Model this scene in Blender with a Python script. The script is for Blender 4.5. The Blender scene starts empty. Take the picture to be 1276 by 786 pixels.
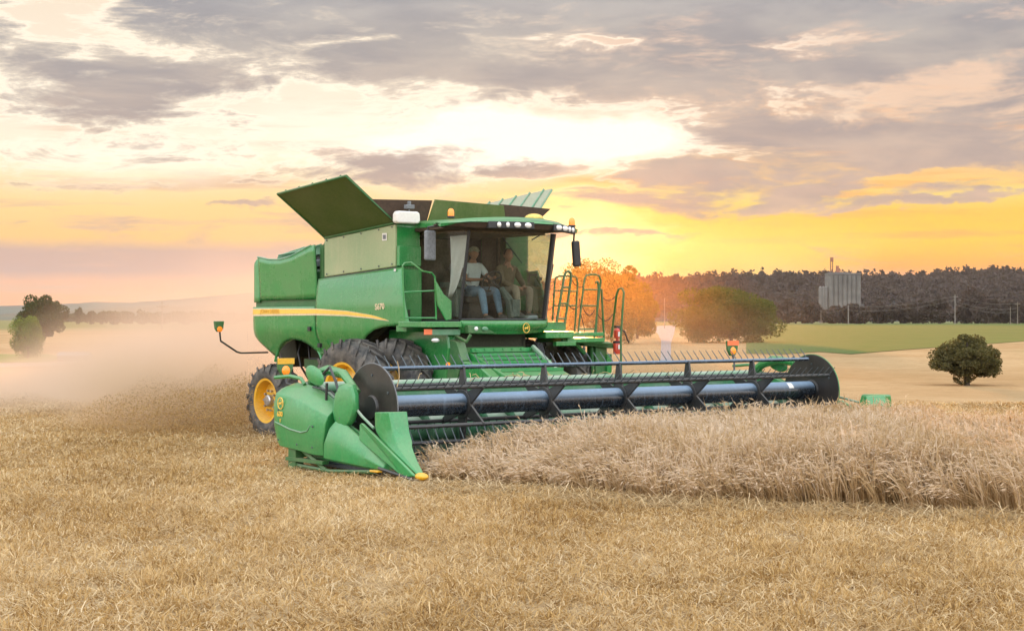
import bpy, bmesh, math, random
import numpy as np
from mathutils import Vector, Matrix
R = math.radians
scene = bpy.context.scene
col = scene.collection

# ------------------------------------------------------------------ camera
CAM = np.array([23.928, -18.38, 2.243])
AZ, PIT, FPX = R(140.6883), 0.002, 2105.49
fwd = np.array([math.cos(AZ)*math.cos(PIT), math.sin(AZ)*math.cos(PIT), math.sin(PIT)])
rgt = np.cross(fwd, [0, 0, 1]); rgt /= np.linalg.norm(rgt)
upv = np.cross(rgt, fwd)
cd = bpy.data.cameras.new('camera'); cam = bpy.data.objects.new('camera', cd); col.objects.link(cam)
cd.sensor_fit = 'HORIZONTAL'; cd.sensor_width = 36.0; cd.lens = 36.0*FPX/1276.0
cd.clip_start = 0.1; cd.clip_end = 20000
cam.location = CAM
cam.rotation_euler = Vector(fwd).to_track_quat('-Z', 'Y').to_euler()
scene.camera = cam

# ------------------------------------------------------------------ view
scene.view_settings.view_transform = 'Standard'
scene.view_settings.look = 'None'
scene.view_settings.gamma = 1.0
scene.view_settings.exposure = 0.0
scene.cycles.use_denoising = True
scene.cycles.max_bounces = 8
scene.cycles.diffuse_bounces = 3
scene.cycles.glossy_bounces = 3
scene.cycles.transmission_bounces = 6
scene.cycles.volume_bounces = 1
scene.cycles.transparent_max_bounces = 24
scene.cycles.volume_step_rate = 2.0
scene.cycles.volume_max_steps = 96
scene.cycles.sample_clamp_indirect = 6.0
scene.cycles.caustics_reflective = False
scene.cycles.caustics_refractive = False

def at(px, py, ax, v):
    """point of the photograph's ray lying in the plane ax = v"""
    d = fwd + rgt*(px-638)/FPX - upv*(py-393)/FPX
    i = 'xyz'.index(ax)
    return Vector(CAM + d*((v-CAM[i])/d[i]))
def W(px, d, z=0.0):
    """world point in the column px, d metres away, height z"""
    p = CAM + d*(fwd/math.cos(PIT)) + rgt*(px-638)/FPX*d
    return Vector((p[0], p[1], z))

# ------------------------------------------------------------------ node maths
class N:
    """tiny expression wrapper for node maths"""
    def __init__(s, nt, sock): s.nt = nt; s.s = sock
    def _m(s, op, *a):
        n = s.nt.nodes.new('ShaderNodeMath'); n.operation = op
        for i, x in enumerate((s,)+a):
            if isinstance(x, N): s.nt.links.new(x.s, n.inputs[i])
            else: n.inputs[i].default_value = x
        return N(s.nt, n.outputs[0])
    def __add__(s, o): return s._m('ADD', o)
    def __sub__(s, o): return s._m('SUBTRACT', o)
    def __mul__(s, o): return s._m('MULTIPLY', o)
    def __truediv__(s, o): return s._m('DIVIDE', o)
    def __rsub__(s, o): return (s*-1.0)+o
    __radd__ = __add__; __rmul__ = __mul__
    def sm(s, a, b):
        n = s.nt.nodes.new('ShaderNodeMapRange'); n.interpolation_type = 'SMOOTHSTEP'
        s.nt.links.new(s.s, n.inputs[0]); n.inputs[1].default_value = a; n.inputs[2].default_value = b
        return N(s.nt, n.outputs[0])
    def sat(s):
        n = s._m('ADD', 0.0); n.s.node.use_clamp = True; return n
def lin(c):
    return tuple(((x/255.)/12.92 if x/255. <= .04045 else ((x/255.+.055)/1.055)**2.4) for x in c)+(1.,)
def comb(nt, *xyz):
    n = nt.nodes.new('ShaderNodeCombineXYZ')
    for i, x in enumerate(xyz):
        if isinstance(x, N): nt.links.new(x.s, n.inputs[i])
        else: n.inputs[i].default_value = x
    return n.outputs[0]
def noise(nt, vec, scale=1., detail=4., rough=.55, dist=0.):
    n = nt.nodes.new('ShaderNodeTexNoise'); n.inputs['Scale'].default_value = scale
    n.inputs['Detail'].default_value = detail; n.inputs['Roughness'].default_value = rough
    n.inputs['Distortion'].default_value = dist
    if vec is not None: nt.links.new(vec, n.inputs['Vector'])
    return N(nt, n.outputs[0])
def ramp(nt, fac, stops, interp='LINEAR'):
    n = nt.nodes.new('ShaderNodeValToRGB'); cr = n.color_ramp; cr.interpolation = interp
    while len(cr.elements) < len(stops): cr.elements.new(.5)
    for e, (p, c) in zip(cr.elements, stops): e.position = p; e.color = c
    nt.links.new(fac.s if isinstance(fac, N) else fac, n.inputs[0]); return n.outputs[0]
def mix(nt, fac, a, b, mode='MIX'):
    n = nt.nodes.new('ShaderNodeMix'); n.data_type = 'RGBA'; n.blend_type = mode; n.clamp_factor = True
    for k, x in ((0, fac), (6, a), (7, b)):
        if isinstance(x, N): nt.links.new(x.s, n.inputs[k])
        elif isinstance(x, bpy.types.NodeSocket): nt.links.new(x, n.inputs[k])
        else: n.inputs[k].default_value = x
    return n.outputs[2]

# ------------------------------------------------------------------ sky
SUN_AZ = AZ - math.atan((702-638)/FPX)          # behind the tree right of the cab
SUN_EL = R(3.4)
world = bpy.data.worlds.new('World'); scene.world = world; world.use_nodes = True
nt = world.node_tree; nt.nodes.clear()
tc = nt.nodes.new('ShaderNodeTexCoord')
def dotn(v):
    n = nt.nodes.new('ShaderNodeVectorMath'); n.operation = 'DOT_PRODUCT'
    nt.links.new(tc.outputs['Generated'], n.inputs[0]); n.inputs[1].default_value = v
    return N(nt, n.outputs['Value'])
cF = dotn((math.cos(AZ), math.sin(AZ), 0)); cR = dotn(tuple(rgt)); cZ = dotn((0, 0, 1))
U = cR._m('ARCTAN2', cF)*(FPX/100.)             # azimuth, hundredths of the camera's focal length
V = cZ._m('ARCSINE')*(FPX/100.)                 # elevation
wv = comb(nt, U*.45, V*1.3, 0.)
n1 = noise(nt, wv, 1.0, 5., .6); n2 = noise(nt, comb(nt, U*.5, V*1.2, 7.), 1.0, 5., .6)
Ud = U+(n1-.5)*2.6; Vd = V+(n2-.5)*.9
def blob(u, v, su, sv, tilt=0., a=0.2, b=1.):
    du = (Ud-u)/su; dv = ((Vd-v)-(Ud-u)*tilt)/sv
    return 1.-(du*du+dv*dv)._m('SQRT').sm(a, b)
def vr(stops):
    return [(max(0, min(1, (397-y)/100./4.4)), (c[0], c[1], c[2], 1.)) for y, c in stops]
def L(*c, k=1.):
    x = lin(c); return (x[0]*k, x[1]*k, x[2]*k)
vf = (Vd*.35+V*.65)/4.4
left = ramp(nt, vf, vr([(397, L(252, 178, 132)), (368, L(250, 184, 134)), (350, L(236, 180, 144)), (338, L(200, 168, 156)), (314, L(204, 172, 158)),
                        (300, L(255, 204, 128)), (262, L(255, 217, 146)), (225, L(255, 230, 182)), (185, L(255, 241, 214)), (150, L(255, 242, 220)), (20, L(250, 232, 208))]))
right = ramp(nt, vf, vr([(397, L(255, 110, 22)), (352, L(255, 136, 20)), (330, L(255, 172, 26)), (305, L(255, 204, 48)), (270, L(255, 202, 70)),
                         (245, L(255, 222, 118)), (225, L(252, 204, 128)), (180, L(240, 205, 175)), (20, L(235, 205, 185))]))
base = mix(nt, U.sm(-1.2, 2.2), left, right)
# thin streaks low over the horizon
st = noise(nt, comb(nt, U*.35, V*4.5, 3.), 1.0, 5., .6).sm(.5, .68)
base = mix(nt, st*.7*(1.-V.sm(2.2, 3.)), base, mix(nt, U.sm(-1., 2.), L(226, 184, 156)+(1,), L(250, 172, 92)+(1,)))
# glow round the sun, then the blown band of open sky
g = blob(1.3, .85, 4.2, .95, 0., .0, 1.)
base = mix(nt, g*.9, base, (1.12, .86, .18, 1.))
g = blob(.70, .85, 1.5, .85, 0., .0, 1.)
base = mix(nt, g, base, (1.5, 1.32, .62, 1.))
wb = (blob(-.3, 2.2, 3.7, .6, .0, .1, 1.)+blob(.4, 2.25, 2.4, .5, 0., .2, 1.)+blob(-4.6, 1.95, 2.6, .45, 0., .1, 1.)*.5).sat()
base = mix(nt, wb, base, (1.25, 1.14, .96, 1.))
# cloud deck
cn = noise(nt, comb(nt, U*.5+V*.25, V*1.9-U*.1, 11.), 1.0, 9., .66, .5)
bias = V.sm(2.4, 3.1)*.54
bias = bias+blob(4.6, 2.0, 3.6, .75, .03)*.6+blob(3.0, 2.35, 2.0, .5, .1)*.2-blob(0.0, 2.28, 3.2, .5, .02, .1, 1.)*.2
bias = bias-blob(-5.6, 3.75, 1.7, .9, 0., .0, 1.)*.62-blob(-4.2, 3.2, 2.4, .3, -.06, .0, 1.)*.25+blob(-5.2, 2.55, 1.9, .28, 0.)*.45
bias = bias+blob(-1.55, 2.08, 1.4, .24, .0)*.5+blob(-1.5, 1.8, 1.8, .16, 0.)*.25+blob(.2, 1.86, .9, .16, .0)*.45+blob(1.9, 1.8, 1.6, .22, .05)*.5+blob(-3.4, 1.24, .7, .08)*.6
bias = bias+blob(1.1, 1.05, .9, .08)*.5+blob(5.4, 1.45, 1.8, .09, .05)*.55+blob(-4.5, 1.6, 2.6, .08, .0)*.3
bias = bias+blob(3.6, 1.55, 1.3, .16, .08)*.5+blob(1.4, 1.45, 1.5, .2, .05)*.42-blob(4.8, 1.66, 1.8, .10, .06)*.5
bias = bias-(blob(5.4, 3.0, 1.2, .2, .1)+blob(1.2, 3.42, .9, .1)+blob(3.9, 3.4, 1.6, .13, .03))*.32
fine = noise(nt, comb(nt, U*1.3+V*.8, V*5.2-U*.35, 31.), 1.0, 6., .62, .6)
dens = (cn-.5)*2.0+(fine-.5)*.8+bias+.2
m = dens.sm(.24, .76)
ccol = ramp(nt, vf, vr([(340, L(222, 168, 126)), (290, L(226, 178, 140)), (240, L(205, 168, 148)), (200, L(196, 168, 152)), (150, L(190, 168, 155)),
                        (110, L(182, 168, 160)), (60, L(172, 168, 165)), (0, L(160, 165, 172))]))
cn2 = noise(nt, comb(nt, U*.55, V*2.0, 23.), 1.0, 7., .6, .3)
ccol = mix(nt, cn2.sm(.3, .72), mix(nt, .6, ccol, (.285, .285, .33, 1)), mix(nt, .22, ccol, (.9, .78, .66, 1)))
front = mix(nt, m*.96, base, ccol)
edge = (dens.sm(.2, .34)*(1.-dens.sm(.36, .5))*V.sm(1.4, 2.)*(1.-U.sm(2.5, 5.)))
front = mix(nt, edge*.55, front, (1.2, 1.08, .88, 1.))
# the rest of the sky: high thin overcast, open and bright behind the camera
nish = nt.nodes.new('ShaderNodeTexSky'); nish.sky_type = 'NISHITA'; nish.sun_disc = False
nish.sun_elevation = SUN_EL; nish.sun_rotation = math.pi/2-SUN_AZ
cn3 = noise(nt, tc.outputs['Generated'], 2.2, 5., .55)
back = mix(nt, cn3.sm(.35, .7), (1.7, 1.95, 2.3, 1.), (2.9, 2.8, 2.7, 1.))
backlow = mix(nt, cZ.sm(0., .35), (2.0, 1.75, 1.55, 1.), back)
ntup = mix(nt, cF.sm(.0, .9), backlow, ccol)
skyc = mix(nt, cF.sm(.86, .93)*(1.-cZ.sm(.2, .34)), ntup, front)
skyc = mix(nt, 1., skyc, mix(nt, 1., nish.outputs[0], mix(nt, cF.sm(.75, .9)*(1.-cZ.sm(.2, .4)), (.05, .05, .05, 1.), (.003, .003, .003, 1.)), 'MULTIPLY'), 'ADD')
skyc = mix(nt, cZ.sm(-.05, -.004), (.45, .33, .2, 1.), skyc)
bg = nt.nodes.new('ShaderNodeBackground'); bg.inputs[1].default_value = 1.0
nt.links.new(skyc, bg.inputs[0])
wo = nt.nodes.new('ShaderNodeOutputWorld'); nt.links.new(bg.outputs[0], wo.inputs[0])
world.cycles.sampling_method = 'MANUAL'; world.cycles.sample_map_resolution = 1024

sl = bpy.data.lights.new('sun', 'SUN'); sun = bpy.data.objects.new('sun', sl); col.objects.link(sun)
sl.energy = 3.8; sl.angle = R(1.5); sl.color = (1.0, .38, .07)
sd = Vector((math.cos(SUN_AZ)*math.cos(SUN_EL), math.sin(SUN_AZ)*math.cos(SUN_EL), math.sin(SUN_EL)))
sun.rotation_euler = sd.to_track_quat('Z', 'Y').to_euler(); sun.location = (0, 0, 60)
# ------------------------------------------------------------------ materials
MATS = {}
def newmat(name):
    m = bpy.data.materials.new(name); m.use_nodes = True; m.node_tree.nodes.clear(); MATS[name] = m
    return m, m.node_tree
def bsdf(nt, colr, rough=.5, metal=0., spec=.5, coat=0., bump=None, bstr=.3, bdist=.01):
    b = nt.nodes.new('ShaderNodeBsdfPrincipled')
    if isinstance(colr, bpy.types.NodeSocket): nt.links.new(colr, b.inputs['Base Color'])
    else: b.inputs['Base Color'].default_value = colr
    if isinstance(rough, N): nt.links.new(rough.s, b.inputs['Roughness'])
    else: b.inputs['Roughness'].default_value = rough
    b.inputs['Metallic'].default_value = metal; b.inputs['Specular IOR Level'].default_value = spec
    b.inputs['Coat Weight'].default_value = coat; b.inputs['Coat Roughness'].default_value = .12
    if bump is not None:
        bn = nt.nodes.new('ShaderNodeBump'); bn.inputs['Strength'].default_value = bstr; bn.inputs['Distance'].default_value = bdist
        nt.links.new(bump.s, bn.inputs['Height']); nt.links.new(bn.outputs[0], b.inputs['Normal'])
    return b
def out(nt, sh, vol=None):
    o = nt.nodes.new('ShaderNodeOutputMaterial')
    if sh is not None: nt.links.new(sh.outputs[0], o.inputs[0])
    if vol is not None: nt.links.new(vol.outputs[0], o.inputs[1])
def objco(nt): return nt.nodes.new('ShaderNodeTexCoord').outputs['Object']
def geo(nt, k): return nt.nodes.new('ShaderNodeNewGeometry').outputs[k]
def paint(name, c, rough=.34, dust=.35, dust_sheen=(.36, .29, .19, 1), coat=.25, metal=0., scale=1.6, base=0., nw=.55, uw=.75):
    """painted or moulded surface that carries field dust (on the reel, painted sky sheen): more on faces that look up, mottled, with streaks"""
    m, nt = newmat(name); co = geo(nt, 'Position')
    n = noise(nt, co, scale, 7., .62); n2 = noise(nt, co, 26., 4., .6)
    mp = nt.nodes.new('ShaderNodeMapping'); mp.inputs['Scale'].default_value = (9., 9., 1.1); nt.links.new(co, mp.inputs[0]); n3 = noise(nt, mp.outputs[0], 1., 5., .65)
    sp = nt.nodes.new('ShaderNodeSeparateXYZ'); nt.links.new(geo(nt, 'Normal'), sp.inputs[0])
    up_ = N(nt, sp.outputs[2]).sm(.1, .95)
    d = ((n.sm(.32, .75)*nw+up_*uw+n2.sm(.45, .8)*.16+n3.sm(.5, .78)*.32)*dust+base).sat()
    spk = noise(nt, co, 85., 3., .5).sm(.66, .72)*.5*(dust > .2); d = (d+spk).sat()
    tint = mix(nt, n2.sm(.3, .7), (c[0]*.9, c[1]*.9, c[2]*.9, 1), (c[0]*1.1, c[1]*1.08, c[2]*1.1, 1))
    b = bsdf(nt, mix(nt, d, tint, dust_sheen), (d*.5+rough), metal, .5, coat, n2, .08, .004)
    out(nt, b); return m
def plain(name, c, rough=.6, metal=0., scale=20., amt=.25, bstr=.2):
    m, nt = newmat(name); n = noise(nt, geo(nt, 'Position'), scale, 5., .6)
    b = bsdf(nt, mix(nt, n.sm(.25, .75), tuple(x*(1-amt) for x in c[:3])+(1,), tuple(x*(1+amt) for x in c[:3])+(1,)), rough, metal, .5, 0., n, bstr, .003)
    out(nt, b); return m
GREEN = paint('green_paint', (.016, .235, .052), .24, .23, coat=.5)
GREENL = paint('green_moulded_shield', (.02, .27, .075), .3, .26, coat=.35)
GREEND = paint('green_dark_frame', (.012, .135, .03), .45, .35, coat=.1)
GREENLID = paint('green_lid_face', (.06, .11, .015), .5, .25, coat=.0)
GREENP = paint('green_paint_dusty', (.05, .24, .11), .5, .8, dust_sheen=(.36, .40, .32, 1), coat=.0)
GREENT = paint('tank_side_tan_paint', (.05, .25, .07), .3, .45, dust_sheen=(.55, .47, .28, 1), coat=.5, scale=.9, base=.36)  # tan layer over the whole green panel, even with mottling
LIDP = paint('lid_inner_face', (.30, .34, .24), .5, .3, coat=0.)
YELLOW = paint('yellow_paint', (.78, .42, .012), .38, .28, coat=.2)
YELSTR = paint('yellow_stripe', (.85, .52, .06), .4, .12, coat=.2)
TANSTR = paint('pale_stripe', (.72, .58, .36), .4, .1, coat=.2)
BLACK = paint('black_paint', (.018, .02, .022), .38, .25, dust_sheen=(.2, .18, .15, 1), coat=.1)
REELB = paint('reel_painted_sky_sheen', (.006, .009, .013), .25, .62, dust_sheen=(.21, .31, .43, 1), coat=.35, nw=.08, uw=1.3)  # blue on upward faces is the sky's reflection painted into the colour
DISC = paint('reel_disc_black', (.020, .018, .016), .4, .28, dust_sheen=(.17, .14, .11, 1), coat=.1)
PLAST = plain('black_plastic', (.02, .02, .02, 1), .55)
BROWN = plain('brown_membrane', (.055, .032, .018, 1), .8)
DARKIN = plain('dark_underbody', (.035, .04, .022, 1), .8)
STEEL = plain('worn_steel', (.42, .42, .42, 1), .35, .8)
DSTEEL = plain('dark_steel', (.10, .12, .13, 1), .45, .5)
GREY = plain('grey_plastic', (.16, .17, .18, 1), .5)
WHITE = plain('white_plastic', (.75, .72, .66, 1), .4, amt=.05)
SEAT = plain('seat_fabric', (.06, .055, .05, 1), .9)
HEADL = plain('cab_lining', (.16, .12, .085, 1), .8)
CONSOLE = plain('cab_console', (.10, .135, .12, 1), .6)
SKIN = plain('skin', (.36, .19, .12, 1), .55, amt=.08)
SHIRTW = plain('pale_shirt', (.62, .72, .76, 1), .8, amt=.1, scale=9)
JEANS = plain('light_jeans', (.16, .28, .42, 1), .85, amt=.2)
OLIVE = plain('olive_shirt', (.15, .125, .075, 1), .85, amt=.2)
KHAKI = plain('khaki_trousers', (.33, .29, .22, 1), .85, amt=.15)
SHOE = plain('shoe_leather', (.12, .11, .10, 1), .6)
CAPC = plain('cap_cloth', (.34, .36, .28, 1), .85)
HAIR = plain('dark_hair', (.035, .022, .014, 1), .7)
CLOTH = plain('white_cloth', (.72, .74, .76, 1), .8, amt=.04)
REDP = paint('red_paint', (.62, .05, .02), .3, .1)
def lampmat(name, c, e):
    m, nt = newmat(name); b = bsdf(nt, c+(1,), .18, 0, .5, .4)
    b.inputs['Emission Color'].default_value = c+(1,); b.inputs['Emission Strength'].default_value = e; out(nt, b); return m
AMBER = lampmat('amber_lens', (.95, .26, .02), .35)
ORANGE = lampmat('orange_reflector', (.8, .17, .06), .08)
LENS = plain('lamp_lens', (.8, .8, .78, 1), .12, .35, amt=.03, bstr=.0)
GLOBE = plain('receiver_dome', (.75, .52, .12, 1), .4)
CHROME = plain('chrome', (.85, .85, .85, 1), .15, 1., bstr=0.)
def tyre_mat():
    m, nt = newmat('tyre_rubber'); co = geo(nt, 'Position')
    n = noise(nt, co, 5., 6., .65); n2 = noise(nt, co, 40., 4., .6)
    c = mix(nt, n.sm(.3, .7), (.035, .036, .038, 1), (.15, .135, .115, 1))
    out(nt, bsdf(nt, c, .72, 0, .4, 0, n2, .4, .006)); return m
TYRE = tyre_mat()
def glass(name, tint, refl=.10):
    m, nt = newmat(name)
    t = nt.nodes.new('ShaderNodeBsdfTransparent'); t.inputs[0].default_value = tint
    g = nt.nodes.new('ShaderNodeBsdfGlossy'); g.inputs[1].default_value = .03
    d = nt.nodes.new('ShaderNodeBsdfDiffuse'); d.inputs[0].default_value = (.5, .42, .3, 1)
    fr = nt.nodes.new('ShaderNodeFresnel'); fr.inputs[0].default_value = 1.38
    n = noise(nt, geo(nt, 'Position'), 3., 6., .65)
    m1 = nt.nodes.new('ShaderNodeMixShader'); nt.links.new((n.sm(.3, .8)*.10+.02).s, m1.inputs[0])
    nt.links.new(t.outputs[0], m1.inputs[1]); nt.links.new(d.outputs[0], m1.inputs[2])
    m2 = nt.nodes.new('ShaderNodeMixShader'); nt.links.new((N(nt, fr.outputs[0])*.45).s, m2.inputs[0])
    nt.links.new(m1.outputs[0], m2.inputs[1]); nt.links.new(g.outputs[0], m2.inputs[2])
    out(nt, m2); return m
GLASS = glass('cab_glass', (.76, .79, .73, 1))
def leafmat(name, c1, c2, trans=.35, hue=(1, 1, 1)):
    m, nt = newmat(name); rnd = N(nt, geo(nt, 'Random Per Island'))
    n = noise(nt, geo(nt, 'Position'), .9, 3., .6)
    c = mix(nt, (rnd*.65+n*.5).sat(), c1+(1,), c2+(1,))
    d = nt.nodes.new('ShaderNodeBsdfDiffuse'); nt.links.new(c, d.inputs[0])
    t = nt.nodes.new('ShaderNodeBsdfTranslucent'); nt.links.new(mix(nt, 1., c, (1.6, 1.5, .7, 1), 'MULTIPLY'), t.inputs[0])
    ms = nt.nodes.new('ShaderNodeMixShader'); ms.inputs[0].default_value = trans
    nt.links.new(d.outputs[0], ms.inputs[1]); nt.links.new(t.outputs[0], ms.inputs[2]); out(nt, ms); return m

# ------------------------------------------------------------------ mesh builder
class MB:
    def __init__(s): s.v = []; s.f = []; s.m = []; s.sm = []
    def add(s, vs, fs, mi=0, smooth=False):
        b = len(s.v); s.v += [tuple(v) for v in vs]
        for f in fs: s.f.append([i+b for i in f]); s.m.append(mi); s.sm.append(smooth)
        return s
    def box(s, c, d, rot=None, mi=0):
        M = rot if rot is not None else Matrix()
        vs = [Vector(c)+(M @ Vector((x*d[0]/2, y*d[1]/2, z*d[2]/2))) for x in (-1, 1) for y in (-1, 1) for z in (-1, 1)]
        return s.add(vs, [(0, 1, 3, 2), (4, 6, 7, 5), (0, 4, 5, 1), (2, 3, 7, 6), (0, 2, 6, 4), (1, 5, 7, 3)], mi)
    def bb(s, a, b, mi=0):
        return s.box([(a[i]+b[i])/2 for i in range(3)], [abs(b[i]-a[i]) for i in range(3)], None, mi)
    def prism(s, poly, ax, a, b, mi=0, smooth=False):
        """polygon given in the two other axes, extruded from a to b along ax"""
        o = [i for i in range(3) if i != ax]; n = len(poly); vs = []
        for t in (a, b):
            for p in poly:
                v = [0, 0, 0]; v[ax] = t; v[o[0]] = p[0]; v[o[1]] = p[1]; vs.append(v)
        fs = [tuple(range(n))[::-1], tuple(range(n, 2*n))]+[(i, (i+1) % n, n+(i+1) % n, n+i) for i in range(n)]
        return s.add(vs, fs, mi, smooth)
    def loft(s, rings, close=True, caps=True, mi=0, smooth=True):
        n = len(rings[0]); vs = [p for r in rings for p in r]; fs = []
        for k in range(len(rings)-1):
            for i in range(n if close else n-1):
                j = (i+1) % n; fs.append((k*n+i, k*n+j, (k+1)*n+j, (k+1)*n+i))
        if caps and close: fs += [tuple(range(n))[::-1], tuple(range((len(rings)-1)*n, len(rings)*n))]
        return s.add(vs, fs, mi, smooth)
    def tube(s, pts, r, n=8, mi=0, closed=False):
        pts = [Vector(p) for p in pts]; rings = []; m = len(pts)
        rr = r if isinstance(r, (list, tuple)) else [r]*m
        prev = None
        for i, p in enumerate(pts):
            a = pts[i-1] if (i or closed) else p; b = pts[(i+1) % m] if (i < m-1 or closed) else p
            t = (b-a).normalized() if (b-a).length > 1e-9 else Vector((0, 0, 1))
            if prev is None:
                q = Vector((0, 0, 1)) if abs(t.z) < .9 else Vector((1, 0, 0)); e1 = t.cross(q).normalized()
            else: e1 = (prev-t*prev.dot(t)).normalized()
            prev = e1; e2 = t.cross(e1)
            rings.append([p+(e1*math.cos(2*math.pi*k/n)+e2*math.sin(2*math.pi*k/n))*rr[i] for k in range(n)])
        if closed: rings.append(rings[0])
        return s.loft(rings, True, not closed, mi, True)
    def lathe(s, prof, c, ax=1, n=48, mi=0, smooth=True, scale=(1, 1)):
        """prof: (radius, offset along axis)"""
        o = [i for i in range(3) if i != ax]; rings = []
        for r_, h in prof:
            ring = []
            for k in range(n):
                a = 2*math.pi*k/n; v = [0, 0, 0]; v[ax] = c[ax]+h
                v[o[0]] = c[o[0]]+r_*math.cos(a)*scale[0]; v[o[1]] = c[o[1]]+r_*math.sin(a)*scale[1]; ring.append(v)
            rings.append(ring)
        return s.loft(rings, True, prof[0][0] > 0 and prof[0][0] < 9 and True, mi, smooth)
    def grid(s, fn, nu, nv, mi=0, smooth=True):
        vs = [fn(i/nu, j/nv) for i in range(nu+1) for j in range(nv+1)]
        fs = [(i*(nv+1)+j, (i+1)*(nv+1)+j, (i+1)*(nv+1)+j+1, i*(nv+1)+j+1) for i in range(nu) for j in range(nv)]
        return s.add(vs, fs, mi, smooth)
    def ell(s, c, r, n=14, m=9, mi=0, rot=None):
        rings = []
        for i in range(1, m):
            t = math.pi*i/m
            ring = []
            for k in range(n):
                a = 2*math.pi*k/n; v = Vector((r[0]*math.sin(t)*math.cos(a), r[1]*math.sin(t)*math.sin(a), r[2]*math.cos(t)))
                ring.append(Vector(c)+(rot @ v if rot is not None else v))
            rings.append(ring)
        return s.loft(rings, True, True, mi, True)
    def build(s, name, mats, parent=None, bevel=0., solid=0., seg=2, sub=0, origin=None, fixn=True, **kw):
        me = bpy.data.meshes.new(name)
        ox = Vector(origin) if origin is not None else Vector((0, 0, 0))
        me.from_pydata([Vector(v)-ox for v in s.v], [], s.f)
        for m in (mats if isinstance(mats, (list, tuple)) else [mats]): me.materials.append(m)
        me.polygons.foreach_set('material_index', s.m); me.polygons.foreach_set('use_smooth', s.sm)
        me.update()
        if fixn:
            bm = bmesh.new(); bm.from_mesh(me); bmesh.ops.recalc_face_normals(bm, faces=bm.faces); bm.to_mesh(me); bm.free()
        if any(s.sm): me.set_sharp_from_angle(angle=R(36))
        o = bpy.data.objects.new(name, me); col.objects.link(o); o.location = ox
        if solid: md = o.modifiers.new('s', 'SOLIDIFY'); md.thickness = solid; md.offset = 0
        if sub: md = o.modifiers.new('u', 'SUBSURF'); md.levels = md.render_levels = sub
        if bevel: md = o.modifiers.new('b', 'BEVEL'); md.width = bevel; md.segments = seg; md.limit_method = 'ANGLE'; md.angle_limit = R(35); md.harden_normals = False
        if parent is not None:
            o.parent = parent
            chain = parent; off = Vector((0, 0, 0))
            while chain is not None: off += chain.location; chain = chain.parent
            o.location = ox-off
        for k, v in kw.items(): o[k] = v
        return o
def part(name, fn, mat, parent, **kw):
    m = MB(); fn(m); return m.build(name, mat, parent, **kw)
def thing(name, label, cat, loc=(0, 0, 0), group=None):
    o = bpy.data.objects.new(name, None); col.objects.link(o); o.location = loc; o.empty_display_size = .2
    o['label'] = label; o['category'] = cat
    if group: o['group'] = group
    return o
def tag(o, label, cat, group=None):
    o['label'] = label; o['category'] = cat
    if group: o['group'] = group
    return o
def stuff(o, label, cat):
    o['kind'] = 'stuff'; o['label'] = label; o['category'] = cat; return o
def text(body, mat, parent, M, size, depth=.004, name='lettering', sx=1., bold=0.):
    cu = bpy.data.curves.new('tmp', 'FONT'); cu.body = body; cu.size = size; cu.extrude = depth; cu.resolution_u = 3
    cu.align_x = 'LEFT'; cu.align_y = 'BOTTOM'; cu.offset = bold
    t = bpy.data.objects.new('tmp', cu); col.objects.link(t)
    bpy.context.view_layer.update()
    me = bpy.data.meshes.new_from_object(t.evaluated_get(bpy.context.evaluated_depsgraph_get()))
    bpy.data.objects.remove(t); bpy.data.curves.remove(cu)
    me.name = name; me.transform(Matrix.Diagonal((sx, 1, 1, 1))); me.transform(M)
    me.materials.clear(); me.materials.append(mat)
    o = bpy.data.objects.new(name, me); col.objects.link(o); o.parent = parent
    return o
def lerp(a, b, t): return a+(b-a)*t
def interp(x, pts):
    if x <= pts[0][0]: return pts[0][1]
    for (a, b), (c, d) in zip(pts, pts[1:]):
        if x <= c: return b+(d-b)*(x-a)/(c-a)
    return pts[-1][1]
def quads(name, V_, mat, seg=4, matidx=None):
    """V_: (n, seg, 3) polygons as one mesh"""
    n = V_.shape[0]; me = bpy.data.meshes.new(name)
    me.vertices.add(n*seg); me.loops.add(n*seg); me.polygons.add(n)
    me.vertices.foreach_set('co', V_.reshape(-1).astype(np.float32))
    me.loops.foreach_set('vertex_index', np.arange(n*seg, dtype=np.int32))
    me.polygons.foreach_set('loop_start', np.arange(0, n*seg, seg, dtype=np.int32))
    me.update(calc_edges=True)
    for m in (mat if isinstance(mat, (list, tuple)) else [mat]): me.materials.append(m)
    if matidx is not None: me.polygons.foreach_set('material_index', matidx.astype(np.int32))
    o = bpy.data.objects.new(name, me); col.objects.link(o); return o
# ================================================================== COMBINE HARVESTER
cmb = thing('combine_harvester', 'big green combine harvester with yellow stripe cutting the standing wheat', 'combine harvester', (0, 0, 0))
# ---- side shields
def Ylow(x, z):
    y = interp(z, [(1.4, 1.36), (1.75, 1.50), (1.97, 1.585), (2.05, 1.60), (2.5, 1.61), (2.8, 1.58), (3.2, 1.50)])
    if x < -4.25: t = min(1, (-4.25-x)/.5); y -= .42*(1-math.sqrt(max(0, 1-t*t)))
    if x > .1: y -= .06*((x-.1)/.5)**2
    return y
def Yup(x, z):
    y = interp(z, [(2.5, 1.50), (3.0, 1.53), (3.7, 1.58)])
    if x < -4.4: t = min(1, (-4.4-x)/.36); y -= .34*(1-math.sqrt(max(0, 1-t*t)))
    return y
def zarch(x):   # lower edge of the rear shield with its round wheel arch
    e = interp(x, [(-4.75, 2.02), (-4.5, 1.93), (-3.95, 1.55), (-3.72, 1.50), (-2.2, 1.50)])
    t = (x+3.05)/.80
    if abs(t) < 1: e = max(e, 1.36+.50*math.sqrt(1-t*t))
    return e
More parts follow.
